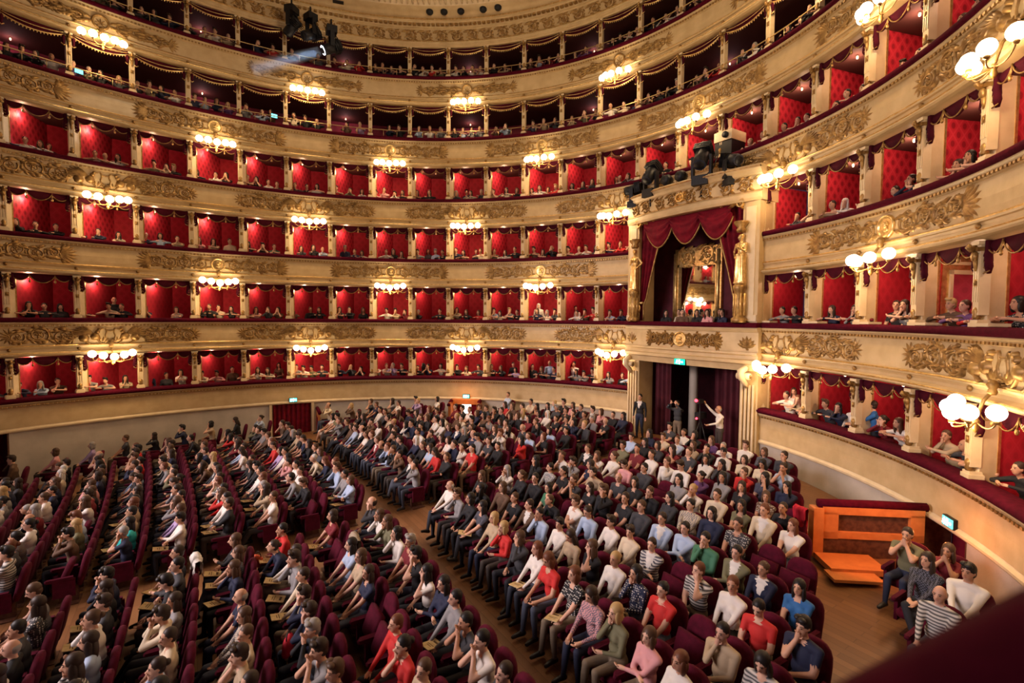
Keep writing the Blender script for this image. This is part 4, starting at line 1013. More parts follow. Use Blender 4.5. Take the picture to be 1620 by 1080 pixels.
def theatre_seat(loc, rz, label, folded):
    e = empty('theatre_seat', loc, rz); e.scale = (PS, PS, PS); tag(e, label, 'seat', 'crimson velvet seats of the stalls')
    link('backrest', SEATM['backrest'], None, e); link('seat', SEATM['folded' if folded else 'seat'], None, e); link('base', SEATM['base'], None, e)
    for sg in (-1, 1): a = link('armrest', SEATM['armrest'], None, e); a.location = (sg * .258, 0, 0)
# ------------------------------------------------------------------ who sits where
FW = np.array([-math.sin(1.0033), math.cos(1.0033)]); RT = np.array([math.cos(1.0033), math.sin(1.0033)])
def depth(x, y): return (x - CAM[0]) * FW[0] + (y - CAM[1]) * FW[1]
def in_view(x, y, m=.16):
    z = depth(x, y); r = (x - CAM[0]) * RT[0] + (y - CAM[1]) * RT[1]
    return z > 2.2 and abs(r) < (1.02 + m) * z
CAND = []     # every sitter: dict(kind, loc, rz, where, look, pose, outfit, d)
seats = [q for q in seat_list() if in_view(q[4], q[5])]
seats = [q for q in seats if depth(q[4], q[5]) > 3.6]
random.seed(21)
LOOK = {}
#LOOKTABLE
LOOK[('behind', 0, 1, 15)] = dict(fem=False, cut='thin', hair='white', top='white', pose='cross', outfit='long')
LOOK[('behind', 0, 1, 14)] = dict(fem=False, cut='tousled', hair='brown', top='grey', pose='chinR', outfit='jacket')
LOOK[('behind', 0, 1, 13)] = dict(fem=True, cut='bob', hair='black', top='black', pose='lap', outfit='long')
LOOK[('behind', 0, 1, 12)] = dict(fem=True, cut='long', hair='black', top='black', pose='cross', outfit='short')
LOOK[('behind', 0, 1, 11)] = dict(fem=True, cut='bob', hair='blond', top='beige', pose='lap', outfit='long')
LOOK[('behind', 0, 1, 10)] = dict(fem=True, cut='bob', hair='blond', top='red', pose='chinR', outfit='long')
LOOK[('behind', 0, 1, 9)] = dict(fem=True, cut='bob', hair='brown', top='charcoal', pose='chinL', outfit='long')
LOOK[('behind', 0, 1, 8)] = dict(fem=True, cut='long', hair='auburn', top='white', pose='lap', outfit='long', pat='top')
LOOK[('behind', 0, 1, 7)] = dict(fem=True, cut='bob', hair='auburn', top='red', pose='read', outfit='short', pat='top')
LOOK[('behind', 0, 1, 6)] = dict(fem=True, cut='bob', hair='auburn', top='black', pose='lap', outfit='short', pat='dots')
LOOK[('behind', 0, 1, 5)] = dict(fem=True, cut='bob', hair='dark-brown', top='pink', pose='read', outfit='long', pat='check')
LOOK[('behind', 0, 1, 4)] = dict(fem=True, cut='bob', hair='blond', top='olive', pose='chinR', outfit='long', pat='top')
LOOK[('behind', 0, 1, 3)] = dict(fem=True, cut='bob', hair='brown', top='pink', pose='fold', outfit='long', pat='top')
LOOK[('behind', 0, 1, 2)] = dict(fem=True, cut='bob', hair='auburn', top='white', pose='lap', outfit='long')
LOOK[('ahead of', 0, 1, 5)] = dict(fem=False, cut='short', hair='black', top='white', pose='mouth', outfit='short', pat='top')
LOOK[('ahead of', 0, 1, 6)] = dict(fem=False, cut='short', hair='black', top='charcoal', pose='mouth', outfit='short')
LOOK[('ahead of', 0, 1, 7)] = dict(fem=False, cut='short', hair='black', top='grey', pose='lap', outfit='long')
LOOK[('ahead of', 1, 1, 6)] = dict(fem=True, cut='bun', hair='black', top='red', pose='chinR', outfit='short', pat='top')
LOOK[('ahead of', 0, 1, 9)] = dict(fem=True, cut='long', hair='black', top='white', pose='chinL', outfit='short')
LOOK[('ahead of', 5, -1, 1)] = dict(fem=True, cut='long', hair='black', top='teal', pose='lap', outfit='long', pat='top')
LOOK[('ahead of', 2, 1, 15)] = dict(fem=False, cut='short', hair='black', top='red', pose='chinR', outfit='long', pat='top')
LOOK[('ahead of', 3, -1, 1)] = dict(fem=False, cut='short', hair='black', top='white', pose='lap', outfit='long', pat='top')
LOOK[('behind', 3, 1, 0)] = dict(fem=True, cut='long', hair='black', top='blue', pose='lap', outfit='short', pat='top')
LOOK[('behind', 2, 1, 1)] = dict(fem=False, cut='short', hair='black', top='red', pose='read', outfit='short', pat='top')
LOOK[('behind', 2, 1, 2)] = dict(fem=True, cut='bun', hair='auburn', top='white', pose='lap2', outfit='long', pat='top')
LOOK[('behind', 2, 1, 3)] = dict(fem=False, cut='short', hair='auburn', top='black', pose='chinL', outfit='short', pat='stripe')
LOOK[('behind', 3, 1, 3)] = dict(fem=False, cut='short', hair='black', top='green', pose='chinR', outfit='long', pat='top')
LOOK[('behind', 7, 1, 0)] = dict(fem=True, cut='long', hair='black', top='navy', pose='chinL', outfit='skirt')
LOOK[('behind', 5, 1, 3)] = dict(fem=False, cut='short', hair='dark-brown', top='cream', pose='lap', outfit='long', pat='top')
LOOK[('behind', 1, 1, 3)] = dict(fem=False, cut='short', hair='black', top='red', pose='lap', outfit='short', pat='top')
LOOK[('behind', 2, -1, 0)] = dict(fem=False, cut='short', hair='black', top='red', pose='lap', outfit='short', pat='top')
LOOK[('behind', 1, 1, 9)] = dict(fem=False, cut='short', hair='black', top='light-blue', pose='chinR', outfit='long', pat='top')
LOOK[('behind', 3, 1, 5)] = dict(fem=False, cut='short', hair='dark-brown', top='light-blue', pose='lap', outfit='jacket', pat='top')
LOOK[('ahead of', 7, -2, 0)] = dict(fem=True, cut='bob', hair='grey', top='lilac', pose='lap', outfit='long', pat='top')
LOOK[('ahead of', 8, -2, 0)] = dict(fem=True, cut='bob', hair='brown', top='pink', pose='lap', outfit='long', pat='top')
LOOK[('behind', 6, 2, 0)] = dict(fem=False, cut='short', hair='dark-brown', top='olive', pose='mouth', outfit='short', pat='top')
LOOK[('behind', 6, 2, 1)] = dict(fem=True, cut='long', hair='brown', top='dark-red', pose='mouth', outfit='short', pat='top')
LOOK[('behind', 4, 2, 0)] = dict(fem=False, cut='thin', hair='grey', top='charcoal', pose='lap', outfit='long')
LOOK[('behind', 5, 2, 1)] = dict(fem=False, cut='tousled', hair='black', top='white', pose='cross', outfit='long')
LOOK[('behind', 2, 1, 0)] = dict(fem=False, cut='tousled', hair='black', top='navy', pose='chinR', outfit='short')
EMPTY = set()
#EMPTYTABLE
EMPTY |= {('behind', 1, 1, 2), ('behind', 4, 1, 0), ('behind', 2, 1, 4), ('ahead of', 1, 1, 8), ('ahead of', 1, 1, 14), ('ahead of', 1, 1, 13), ('behind', 4, 1, 1), ('ahead of', 1, 1, 9)}
near = sorted(seats, key=lambda q: depth(q[4], q[5])); near_ids = set(q[:4] for q in near[:300])
far_seats = MB(); SHAPES = [(SEATM['backrest'], 0), (SEATM['seat'], 0)]
def raw(me): return [tuple(v.co) for v in me.vertices], [tuple(p.vertices) for p in me.polygons]
RAWS = {k: raw(m) for k, m in SEATM.items()}
for q in seats:
    key = q[:4]; x, y = q[4], q[5]; z = floor_z(y); rz = random.uniform(-.05, .05)
    free = key in EMPTY or (key not in LOOK and random.random() < .035)
    wh = where(q)
    if key in near_ids: theatre_seat((x, y, z), 0, ('empty crimson velvet theatre seat, ' if free else 'occupied crimson velvet theatre seat, ') + wh, free)
    else:
        for nm_, dx in (('backrest', 0), ('seat', 0), ('armrest', -.258), ('armrest', .258), ('base', 0)):
            vs, fs = RAWS[nm_]; far_seats.add([(x + (a + dx) * PS, y + b * PS, z + c * PS) for a, b, c in vs], fs, 1 if nm_ == 'base' else 0)
    if free: continue
    lk_ = random_look(); pose = random.choices(list(POSES), [6, 3, 4, 4, 3, 4, 2, 3, 2])[0]; of = random.choices(['short', 'long', 'jacket', 'skirt'], [3, 5, 1.5, .5])[0]
    if key in LOOK:
        o_ = dict(LOOK[key]); pose = o_.pop('pose', pose); of = o_.pop('outfit', of); lk_.update(o_)
    CAND.append(dict(loc=(x + random.uniform(-.03, .03), y + .02, z), rz=rz + random.uniform(-.12, .12), where=wh, look=lk_, pose=pose, outfit=of, d=depth(x, y), grp='audience seated in the stalls', sc=PS * random.uniform(.95, 1.04), lap=True, key=key))
fs_ = far_seats.build('far_theatre_seats', [M['seatvelvet'], M['darkwood']]); tag(fs_, 'crimson velvet seats of the farther rows beneath the crowd', 'seat', kind='stuff')

# ------------------------------------------------------------------ people in the boxes and galleries
random.seed(5)
def box_where(t, k):
    fr = ['lowest tier', 'second tier', 'third tier', 'fourth tier', 'fifth-tier gallery', 'top gallery'][t]
    n = abs(k) - (2 if t < 3 else 0)
    if k == 0: return fr + ' box over royal box'
    return '%s %s box from royal box %s' % (fr, ORD[max(0, n if t < 3 else n - 1)], 'towards curtained door' if k < 0 else 'towards camera')
for t in range(6):
    zb = RAIL[t] - .87 * PS + .19
    for k in BOXES:
        if in_royal(k, t) or not (-16 <= k <= 6): continue
        n = random.choices([2, 3, 4], [1, 3, 6])[0] if t < 4 else random.choices([2, 3, 4], [2, 3, 3])[0]
        slots = [-.30, -.02, .26] if n <= 3 else [-.34, -.13, .09, .31]; random.shuffle(slots)
        for j in range(n):
            u = slots[j] + random.uniform(-.04, .04) if j < len(slots) else .4; s_ = (k + u) * SP; back = t < 4 and j == 3 and random.random() < .6
            off = (.60 if not back else 1.10) + random.uniform(-.03, .05); p = at(s_, off)
            x_, y_, nx, ny = curve(s_); d_ = Vector((-float(nx), -float(ny), 0)) * .8 + Vector((0, -1, 0)) * random.uniform(.1, .45); rz = math.atan2(d_.x, -d_.y)
            if not in_view(p.x, p.y, .05): continue
            pose = random.choices(list(BPOSES), [5, 3, 2, 1])[0] if not back else 'railback'; of = random.choices(['short', 'long'], [2, 3])[0]; lk_ = random_look()
            if (t, k, j) in LOOK: o_ = dict(LOOK[(t, k, j)]); pose = o_.pop('pose', pose); of = o_.pop('outfit', of); lk_.update(o_)
            CAND.append(dict(loc=(p.x, p.y, zb + (.12 if back else 0) + (.15 if t >= 4 else -random.uniform(0, .09))), rz=rz, where=box_where(t, k), look=lk_, pose=pose, outfit=of, d=depth(p.x, p.y), grp='audience leaning out of the boxes', sc=PS * random.uniform(.95, 1.04), lap=False, key=(t, k, j)))
# people standing in boxes, at the entrance and in the royal box
def stander(s_, off, t, pose, outfit, look, lab, face=None):
    p = at(s_, off, RAIL[t] - .85 * PS); x_, y_, nx, ny = curve(s_); d_ = Vector((-float(nx), -float(ny), 0)) if face is None else Vector(face)
    L_ = dict(fem=False, cut='short', hair='black', top='black', pat='top'); L_.update(look); o_ = person(L_, pose, outfit, p, math.atan2(d_.x, -d_.y), PS, '', 'people standing in the boxes'); o_['label'] = lab
stander(-13.85 * SP, .75, 1, 'standfold', 'long', dict(hair='white', cut='thin'), 'white-haired person in black sweater standing with folded arms in second-tier box')
stander(-4.2 * SP, .7, 1, 'stand', 'long', dict(hair='white', cut='bob', top='white'), 'white-haired person in white blouse standing in second-tier box')
stander(-3.9 * SP, .7, 0, 'stand', 'long', dict(hair='white', cut='thin', top='light-blue'), 'white-haired person in pale blue shirt standing in lowest-tier box')
stander(-3.3 * SP, .9, 0, 'standlean', 'long', dict(hair='black', top='white'), 'bending person in white shirt beside the pale blue shirt, lowest tier')
stander(-7.3 * SP, .9, 0, 'stand', 'jacket', dict(hair='grey', cut='thin'), 'balding person in dark suit standing in lowest-tier box')
stander(-10.35 * SP, .8, 3, 'standfold', 'jacket', dict(hair='white', cut='thin', top='charcoal'), 'white-haired person in grey suit standing in fourth-tier box')
stander(-6.75 * SP, .7, 4, 'stand', 'short', dict(hair='dark-brown', top='white'), 'person in white T-shirt standing in the fifth-tier gallery')
stander(-6.3 * SP + .9, .7, 4, 'stand', 'long', dict(hair='black', top='navy'), 'person in navy shirt standing in the fifth-tier gallery')
stander(3.5 * SP, .50, 0, 'standlean', 'long', dict(hair='dark-brown', top='blue', fem=False), 'person in blue jacket leaning on the lowest-tier rail', (-.95, -.3, 0))
for i, (x, y, top_, hr_, fem_) in enumerate([(-1.3, -.05, 'black', 'black', True), (-.85, .1, 'cream', 'dark-brown', False), (-.55, -.1, 'brown', 'black', False), (.05, -.1, 'black', 'black', True), (.45, -.1, 'pink', 'dark-brown', True), (.75, .15, 'black', 'black', False), (1.0, -.1, 'navy', 'dark-brown', True), (.3, .2, 'white', 'brown', False)]):
    CAND.append(dict(loc=(x, y + .15, RAIL[1] - .80 * PS), rz=random.uniform(-.4, .4), where='royal box %s from mirror frame' % ORD[i], look=dict(fem=fem_, cut='long' if fem_ else 'short', hair=hr_, top=top_, pat='top'), pose='railback', outfit='long', d=4.0, grp='audience in the royal box', sc=PS, lap=False, key=('r', i, 0)))
# choose the nearest as individuals, the rest becomes the crowd
NIND = 300
CAND.sort(key=lambda c: c['d']); crowd = Crowd(); used = set(); booklets = []
random.seed(11)
for i, c in enumerate(CAND):
    if i < NIND:
        for tr in range(12):
            sig = (c['look']['top'], c['look']['cut'], c['look']['hair'], c['look']['pat'], c['where'])
            if c['lap'] or sig not in used: break
            c['look'] = random_look()
        used.add(sig)
        o_ = person(c['look'], c['pose'], c['outfit'], c['loc'], c['rz'], c['sc'], c['where'], c['grp'])
        if c['lap'] and c['pose'] in ('lap', 'read', 'fold', 'chinR', 'cross') and random.random() < (.5 if c['key'][0] == 'ahead of' else .28): booklets.append(c)
    else: crowd.person(c['look'], c['pose'], c['outfit'], c['loc'], c['rz'], c['sc'])
crowd.build('distant_audience', 'distant audience filling the rear stalls and the far boxes')
# ------------------------------------------------------------------ programme booklets on laps
M['paper'] = noisy(mat('programme_paper', (.62, .45, .20), .7), (.55, .39, .16), (.70, .53, .27), 20.0)
M['ink'] = mat('brown_ink', (.12, .06, .02), .7)
bm_ = MB(); bm_.box((0, 0, .006), (.19, .26, .012)); bm_.v = [(x, y, z + .02 * abs(x)) for x, y, z in bm_.v]; BK = bm_.mesh('cover'); BK.materials.append(M['paper'])
bi = MB(); bi.box((0, .07, .0135), (.10, .035, .002)); bi.box((0, -.02, .0135), (.13, .012, .002)); bi.box((0, -.05, .0135), (.09, .012, .002)); BI = bi.mesh('printed_title'); BI.materials.append(M['ink'])
for c in booklets:
    e = empty('programme_booklet'); s_ = c['sc']
    up_ = .10 if c['pose'] == 'cross' else .025
    e.matrix_world = Matrix.Translation(c['loc']) @ Matrix.Rotation(c['rz'], 4, 'Z') @ Matrix.Translation((random.uniform(-.04, .04), -.30 * s_, (.60 + up_) * s_)) @ Matrix.Rotation(random.uniform(-.6, .6), 4, 'Z') @ Matrix.Rotation(-.18, 4, 'X')
    tag(e, 'yellow-cream programme booklet on a lap, ' + c['where'], 'booklet', 'programme booklets on laps')
    link('cover', BK, None, e); link('printed_title', BI, None, e)
# ================================================================== exit signs
M['signblue'] = mat('lit_sign_face', (.1, .7, .7), .4, emit=(.10, .62, .60), estr=1.6); M['signwhite'] = mat('lit_sign_figure', (1, 1, 1), .4, emit=(.85, 1.0, .97), estr=3.5)
M['signgreen'] = mat('lit_green_sign_face', (.0, .6, .3), .4, emit=(.0, .62, .34), estr=1.8)
def exit_sign(loc, yw, w, h, face, label):
    e = empty('exit_sign', loc, yw); tag(e, label, 'sign', 'lit exit signs')
    b = MB(); b.box((0, .03, 0), (w + .03, .06, h + .03)); b.build('sign_case', M['dark'], e)
    b = MB(); b.box((0, -.005, 0), (w, .012, h)); b.build('sign_face', face, e)
    b = MB(); y = -.016; k = h / .2     # running figure, arrow and doorway
    b.ball((-.10 * k, y, .065 * k), (.018 * k, .006, .018 * k), 8, 5); b.tube([(-.10 * k, y, .045 * k), (-.115 * k, y, -.01 * k)], .015 * k, 5)
    b.tube([(-.115 * k, y, -.01 * k), (-.085 * k, y, -.04 * k), (-.10 * k, y, -.08 * k)], .010 * k, 5); b.tube([(-.115 * k, y, -.01 * k), (-.14 * k, y, -.045 * k), (-.175 * k, y, -.05 * k)], .010 * k, 5)
    b.tube([(-.10 * k, y, .035 * k), (-.07 * k, y, .01 * k), (-.05 * k, y, .03 * k)], .008 * k, 5); b.tube([(-.10 * k, y, .035 * k), (-.14 * k, y, .03 * k), (-.15 * k, y, .0)], .008 * k, 5)
    b.box((.0, y, 0), (.06 * k, .006, .16 * k)); b.box((.09 * k, y, 0), (.07 * k, .006, .03 * k)); b.add([(.12 * k, y - .003, -.045 * k), (.165 * k, y - .003, 0), (.12 * k, y - .003, .045 * k)], [(0, 1, 2)])
    b.build('running_figure', M['signwhite'], e)
for k, lab in ((-10.42, 'small lit exit sign above the red curtained stalls door'), (-6.0, 'small lit exit sign above the bright white stalls doorway'), (5.32, 'lit exit sign above the orange wooden stair enclosure')):
    exit_sign(at(k * SP, -.07, .96), yaw_at(k * SP), .28, .15, M['signblue'], lab)
exit_sign((.05, yf - .22, zr - 1.24), 0, .42, .18, M['signgreen'], 'green lit exit sign hanging in the entrance under the royal box')
# ================================================================== stall doors and their wooden enclosures
M['glow'] = mat('lit_doorway', (1, .95, .85), .5, emit=(1.0, .90, .74), estr=4.0)
# bright doorway at the rear: lit opening, wooden canopy, curved sides with velvet caps
k = -6.0; d1 = empty('door_1', at(k * SP, -.02, floor_z(float(at(k * SP).y))), yaw_at(k * SP)); tag(d1, 'bright white doorway in orange wood at the rear of the stalls', 'door', kind='structure')
zz = .80 - d1.location.z
b = MB(); b.box((0, .06, zz / 2 - .05), (.40, .04, zz - .1)); b.build('lit_opening', M['glow'], d1)
b = MB(); b.box((0, -.05, zz - .06), (1.25, .30, .22)); b.build('canopy', M['orangewood'], d1)
for sg in (-1, 1):
    b = MB(); b.box((sg * .62, -.25, zz * .5), (.12, .62, zz * .9)); b.build('side_panel', M['orangewood'], d1)
    b = MB(); b.tube([(sg * .62, .02, zz * .98), (sg * .62, -.35, zz * .95), (sg * .66, -.58, zz * .80)], .08, 8); b.build('velvet_cap', M['velvet'], d1)
    b = MB(); b.box((sg * .35, .03, zz * .48), (.26, .05, zz * .9)); b.build('door_leaf', M['drape'], d1)
# curtained door
k = -10.45; d2 = empty('door_2', at(k * SP, .02, floor_z(float(at(k * SP).y))), yaw_at(k * SP)); tag(d2, 'stalls door closed by a dark red curtain', 'door', kind='structure')
zz = .80 - d2.location.z
vs = []; fs = []
for i in range(41):
    x = -.72 + 1.44 * i / 40
    for j in range(4): vs.append((x, .03 - .045 * math.sin(i * 1.25), .02 + (zz - .04) * j / 3))
for i in range(40):
    for j in range(3): a = i * 4 + j; fs.append((a, a + 4, a + 5, a + 1))
b = MB(); b.add(vs, fs); b.build('door_curtain', M['drape'], d2)
b = MB(); b.box((.80, -.03, zz / 2), (.10, .12, zz)); b.box((-.80, -.03, zz / 2), (.10, .12, zz)); b.build('door_frame', M['cream2'], d2)
b = MB(); b.box((.98, -.45, zz * .38), (.08, .80, zz * .76)); b.build('wooden_wing', M['orangewood'], d2)
b = MB(); b.box((.935, -.45, zz * .36), (.03, .50, zz * .45)); b.build('wing_panel', M['drape'], d2)
b = MB(); b.tube([(.98, -.02, zz * .80), (.98, -.5, zz * .80), (1.0, -.88, zz * .74)], .075, 8); b.build('velvet_cap', M['velvet'], d2)
# orange lit stair enclosure by the near wall
se = empty('stair_enclosure'); tag(se, 'orange lit wooden stair enclosure with velvet top under the exit sign', 'enclosure')
P0 = Vector((6.26, -4.36, 0)); P1 = Vector((7.36, -2.98, 0)); zf = floor_z(-3.6); ax = (P1 - P0).normalized(); nn = Vector((-ax.y, ax.x, 0))
if nn.x * FW[0] + nn.y * FW[1] > 0: nn = -nn
Rm = Matrix((ax, -nn, Vector((0, 0, 1)))).transposed().to_4x4(); L_ = (P1 - P0).length
def enc(name, c, d, m): b = MB(); b.box(c, d); o_ = b.build(name, m, se); o_.matrix_world = Matrix.Translation((P0.x, P0.y, zf)) @ Rm; return o_
enc('front_rail', (L_ / 2, 0, .88), (L_, .14, .14), M['orangewood']); enc('front_rail', (L_ / 2, 0, .42), (L_, .14, .12), M['orangewood'])
enc('stile', (.14, 0, .60), (.28, .14, .50), M['orangewood']); enc('stile', (L_ - .12, 0, .60), (.24, .14, .50), M['orangewood']); enc('dark_panel', (L_ / 2, .03, .64), (L_ - .4, .05, .36), M['darkwood'])
enc('plinth', (L_ / 2, .02, .18), (L_, .12, .36), M['darkwood'])
b = MB(); b.tube([(-.06, 0, .99), (L_ * .5, 0, 1.0), (L_ + .06, 0, .99)], .085, 8); o_ = b.build('velvet_cap', M['velvet'], se); o_.matrix_world = Matrix.Translation((P0.x, P0.y, zf)) @ Rm
enc('end_post', (-.08, .0, .46), (.18, .2, .92), M['orangewood'])
enc('step', (.32, -.42, .05), (.95, .62, .10), M['orangewood']); enc('step', (.15, -.85, .025), (.80, .35, .05), M['orangewood'])
def spot(name, loc, tgt, pw, col, ang, blend=.4, r=.05):
    d = bpy.data.lights.new(name, 'SPOT'); d.energy = pw; d.color = col; d.spot_size = math.radians(ang); d.spot_blend = blend; d.shadow_soft_size = r
    o = bpy.data.objects.new(name, d); COL.objects.link(o); o.location = loc; o.rotation_euler = (Vector(tgt) - Vector(loc)).to_track_quat('-Z', 'Y').to_euler(); return o
q = P0 + ax * .6 + nn * 1.0
spot('enclosure_orange_spot', (q.x, q.y, zf + 2.4), (P0.x + ax.x * .7, P0.y + ax.y * .7, zf + .3), 120, (1.0, .16, .025), 60)  # spot added from above, standing in for orange light out of the doorway
# orange point lights giving the glow up the parapets beside the doorways
for k, pw in ((-6.0, 7), (5.75, 14)):
    d = bpy.data.lights.new('doorway_orange_light', 'POINT'); d.energy = pw; d.color = (1.0, .30, .08); d.shadow_soft_size = .05
    o = bpy.data.objects.new('doorway_orange_light', d); COL.objects.link(o); o.location = at(k * SP, -.55, 1.05)
# ================================================================== caryatids of the royal box
for sg in (-1, 1):
    e = empty('caryatid', (sg * (xin + .03), yf - .16, zr + .07)); tag(e, 'gilded female figure on a fluted pedestal at the royal box, ' + ('next to the third-tier boxes towards curtained door' if sg < 0 else 'next to the third-tier boxes towards camera'), 'statue', 'gilded figures of the royal box')
    if len(e['label'].split()) > 16: e['label'] = 'gilded female figure on pedestal at royal box, side ' + ('of curtained door' if sg < 0 else 'of camera')
    prims, fg, HM = figure(dict(legs='stand', rh=(-.05, -.17, 1.22) if sg < 0 else (-.2, -.03, .95), lh=(.2, -.03, .95) if sg < 0 else (.05, -.17, 1.22), hyaw=-.5 * sg), True)
    prims += [('c', 'x', [Vector((0, .05, .95)), Vector((0, .04, .5)), Vector((0, .03, .06))], [.15, .17, .19]), ('c', 'x', [Vector((.1, -.05, 1.0)), Vector((.12, -.08, .4)), Vector((.14, -.06, .06))], [.05, .05, .07]), ('c', 'x', [Vector((-.1, -.05, 1.0)), Vector((-.1, -.1, .4)), Vector((-.1, -.08, .06))], [.05, .05, .07]), ('e', 'x', HM @ Vector((0, .03, .04)), (.09, .10, .095), None)]
    V, F = remeshed(prims, .022, .35); b = MB(); b.add([tuple(v * .86 + np.array((0, -.0, 1.12))) for v in V], F); b.build('figure', M['giltbright'], e)
    b = MB(); b.lathe([(0, 0), (.22, 0), (.22, .12), (.16, .16), (.15, .9), (.19, .98), (.19, 1.08), (.12, 1.12), (0, 1.12)], 12); b.build('pedestal', M['gilt'], e)
    b = MB()
    for i in range(8): q = i * math.pi / 4; b.tube([(.155 * math.cos(q), .155 * math.sin(q), .2), (.155 * math.cos(q), .155 * math.sin(q), .85)], .022, 5)
    b.build('pedestal_fluting', M['giltbright'], e)
    b = MB(); b.lathe([(0, 2.62), (.10, 2.62), (.14, 2.70), (.10, 2.76), (.20, 2.88), (.20, 2.94), (0, 2.94)], 10); b.build('capital', M['gilt'], e)
# ================================================================== stage spotlights
M['lens'] = mat('lit_lens', (1, 1, 1), .2, emit=(.85, .93, 1.0), estr=30.0); M['lensoff'] = mat('dark_lens', (.02, .03, .06), .08, spec=.8)
M['blackplastic'] = noisy(mat('black_housing', (.006, .006, .008), .45, spec=.25), (.004, .004, .006), (.010, .010, .013), 20.0)
def spotlight(loc, aim, sc, label, lit=False, cat='spotlight', hang=True, group='black stage spotlights'):
    e = empty('stage_spotlight', loc); tag(e, label, cat, group)
    R = (Vector(aim)).to_track_quat('-Y', 'Z').to_matrix().to_4x4()     # local -y looks along aim
    yw = math.atan2(aim[0], -aim[1])
    y = MB(); sgn = 1 if hang else -1
    y.box((0, 0, sgn * .52 * sc), (.34 * sc, .30 * sc, .20 * sc)); y.box((.19 * sc, 0, sgn * .22 * sc), (.05 * sc, .12 * sc, .46 * sc)); y.box((-.19 * sc, 0, sgn * .22 * sc), (.05 * sc, .12 * sc, .46 * sc)); y.tube([(0, 0, sgn * .6 * sc), (0, 0, sgn * .85 * sc)], .03 * sc, 6)
    o_ = y.build('yoke', M['blackplastic'], e); o_.rotation_euler = (0, 0, yw)
    b = MB(); pr = [(0, .30), (.10, .30), (.15, .24), (.16, -.08), (.14, -.10), (.17, -.16), (.17, -.30), (.13, -.30)]
    b.lathe([(r_ * sc, -h_ * sc) for r_, h_ in pr], 12); b.v = [(x, -z, y_) for x, y_, z in b.v]; b.v = [(x, -y_, z) for x, y_, z in b.v]
    for i in range(4): b.box((0, (.10 + .05 * i) * sc, .0), (.35 * sc, .02 * sc, .35 * sc))
    o_ = b.build('lamp_head', M['blackplastic'], e); o_.matrix_local = R
    b = MB(); b.lathe([(0, 0), (.135 * sc, 0)], 14); b.v = [(x, -.285 * sc, y_) for x, y_, z in b.v]; o2 = b.build('lens', M['lens'] if lit else M['lensoff'], o_)
    c = MB(); c.tube([(0, .05, sgn * .45 * sc), (.22 * sc, .1, sgn * .3 * sc), (.2 * sc, .25 * sc, 0)], .014 * sc, 5); c.build('cable', M['dark'], e)
    return e
zt_ = TOP6
A1 = at(-10.2 * SP, -.75, zt_ + .02); A2 = at(-9.12 * SP, -.75, zt_ - .02)
for i, (dx, dz, aim) in enumerate(((0, 0, (-.5, -.5, -.7)), (.72, -.12, (.3, -.8, -.5)))):
    s_ = -10.35 * SP + dx
    spotlight(at(s_, -.8, zt_ - .30 + dz), aim, 1.25, 'unlit black spotlight in the pair hung from the cornice, ' + ('farther from' if i == 0 else 'closer to') + ' the lit one')
beam_p = at(-9.42 * SP, -.8, zt_ - .78); tang = at(-9.6 * SP) - at(-9.2 * SP)
beam_t = at(-11.6 * SP, -.95, zt_ - 2.6); aimv = (beam_t - beam_p).normalized()
spotlight(beam_p, aimv, 1.3, 'lit black spotlight hung from the ceiling cornice throwing a bluish beam', True)
lp = beam_p + aimv * .52
spot('spotlight_beam', lp, lp + aimv, 2500, (.55, .72, 1.0), 9, .3, .12)
# haze in the beam: a thin cone of dusty air, lit by that spotlight
vm = bpy.data.materials.new('hazy_air'); vm.use_nodes = True; nt = vm.node_tree; nt.nodes.remove(nt.nodes['Principled BSDF']); vs_ = nt.nodes.new('ShaderNodeVolumeScatter'); vs_.inputs['Density'].default_value = .30; vs_.inputs['Color'].default_value = (.8, .88, 1, 1)
nt.links.new(vs_.outputs[0], nt.nodes['Material Output'].inputs['Volume'])
b = MB(); Lb = 2.7; n = 16
R = aimv.to_track_quat('Z', 'Y').to_matrix()
b.lathe([(.001, 0), (.18, 0), (.36, Lb), (.001, Lb)], n); b.v = [tuple(R @ Vector(v) + lp) for v in b.v]
hz = b.build('light_beam_haze', vm); tag(hz, 'bluish hazy beam of light under the lit cornice spotlight', 'haze', kind='stuff')
# lights and boxes on top of the royal cornice
for i, (x, y, aim, sc) in enumerate(((-2.35, -.55, (-.8, -.3, -.1), 1.1), (-1.35, -.75, (0, -.6, -.8), 1.35), (.75, -.80, (.2, -.6, -.8), 1.45), (1.65, -.62, (.9, -.35, -.25), 1.2))):
    spotlight((x, y, ztop + (.62 if i in (1, 2) else .30)), aim, sc, 'black spotlight standing on the royal box cornice, %s from its %s end' % (ORD[min(i, 3 - i)], 'curtained-door' if i < 2 else 'camera'), hang=False, group='black lights on the royal cornice')
for i, x in enumerate((-.62, -.05)):
    b = MB(); b.lathe([(0, -.14), (.16, -.14), (.2, .0), (.14, .16), (0, .16)], 10); b.v = [(vx, -.78 + vz, ztop + .20 + vy) for vx, vy, vz in b.v]
    b.box((0, -.72, ztop + .03), (.2, .2, .06)); b.v = [(vx + x, vy, vz) for vx, vy, vz in b.v]; o_ = b.build('floodlight', M['blackplastic'])
    tag(o_, 'squat black floodlight between the spotlights on the royal cornice, ' + ('smaller gap side' if False else ('nearer the curtained-door end' if i == 0 else 'nearer the camera end')), 'floodlight', 'black lights on the royal cornice')
pj = empty('projector', at(.55 * SP, .35, RAIL[3] + .30), yaw_at(0)); tag(pj, 'white box projector in the fourth-tier box above the royal box', 'projector')
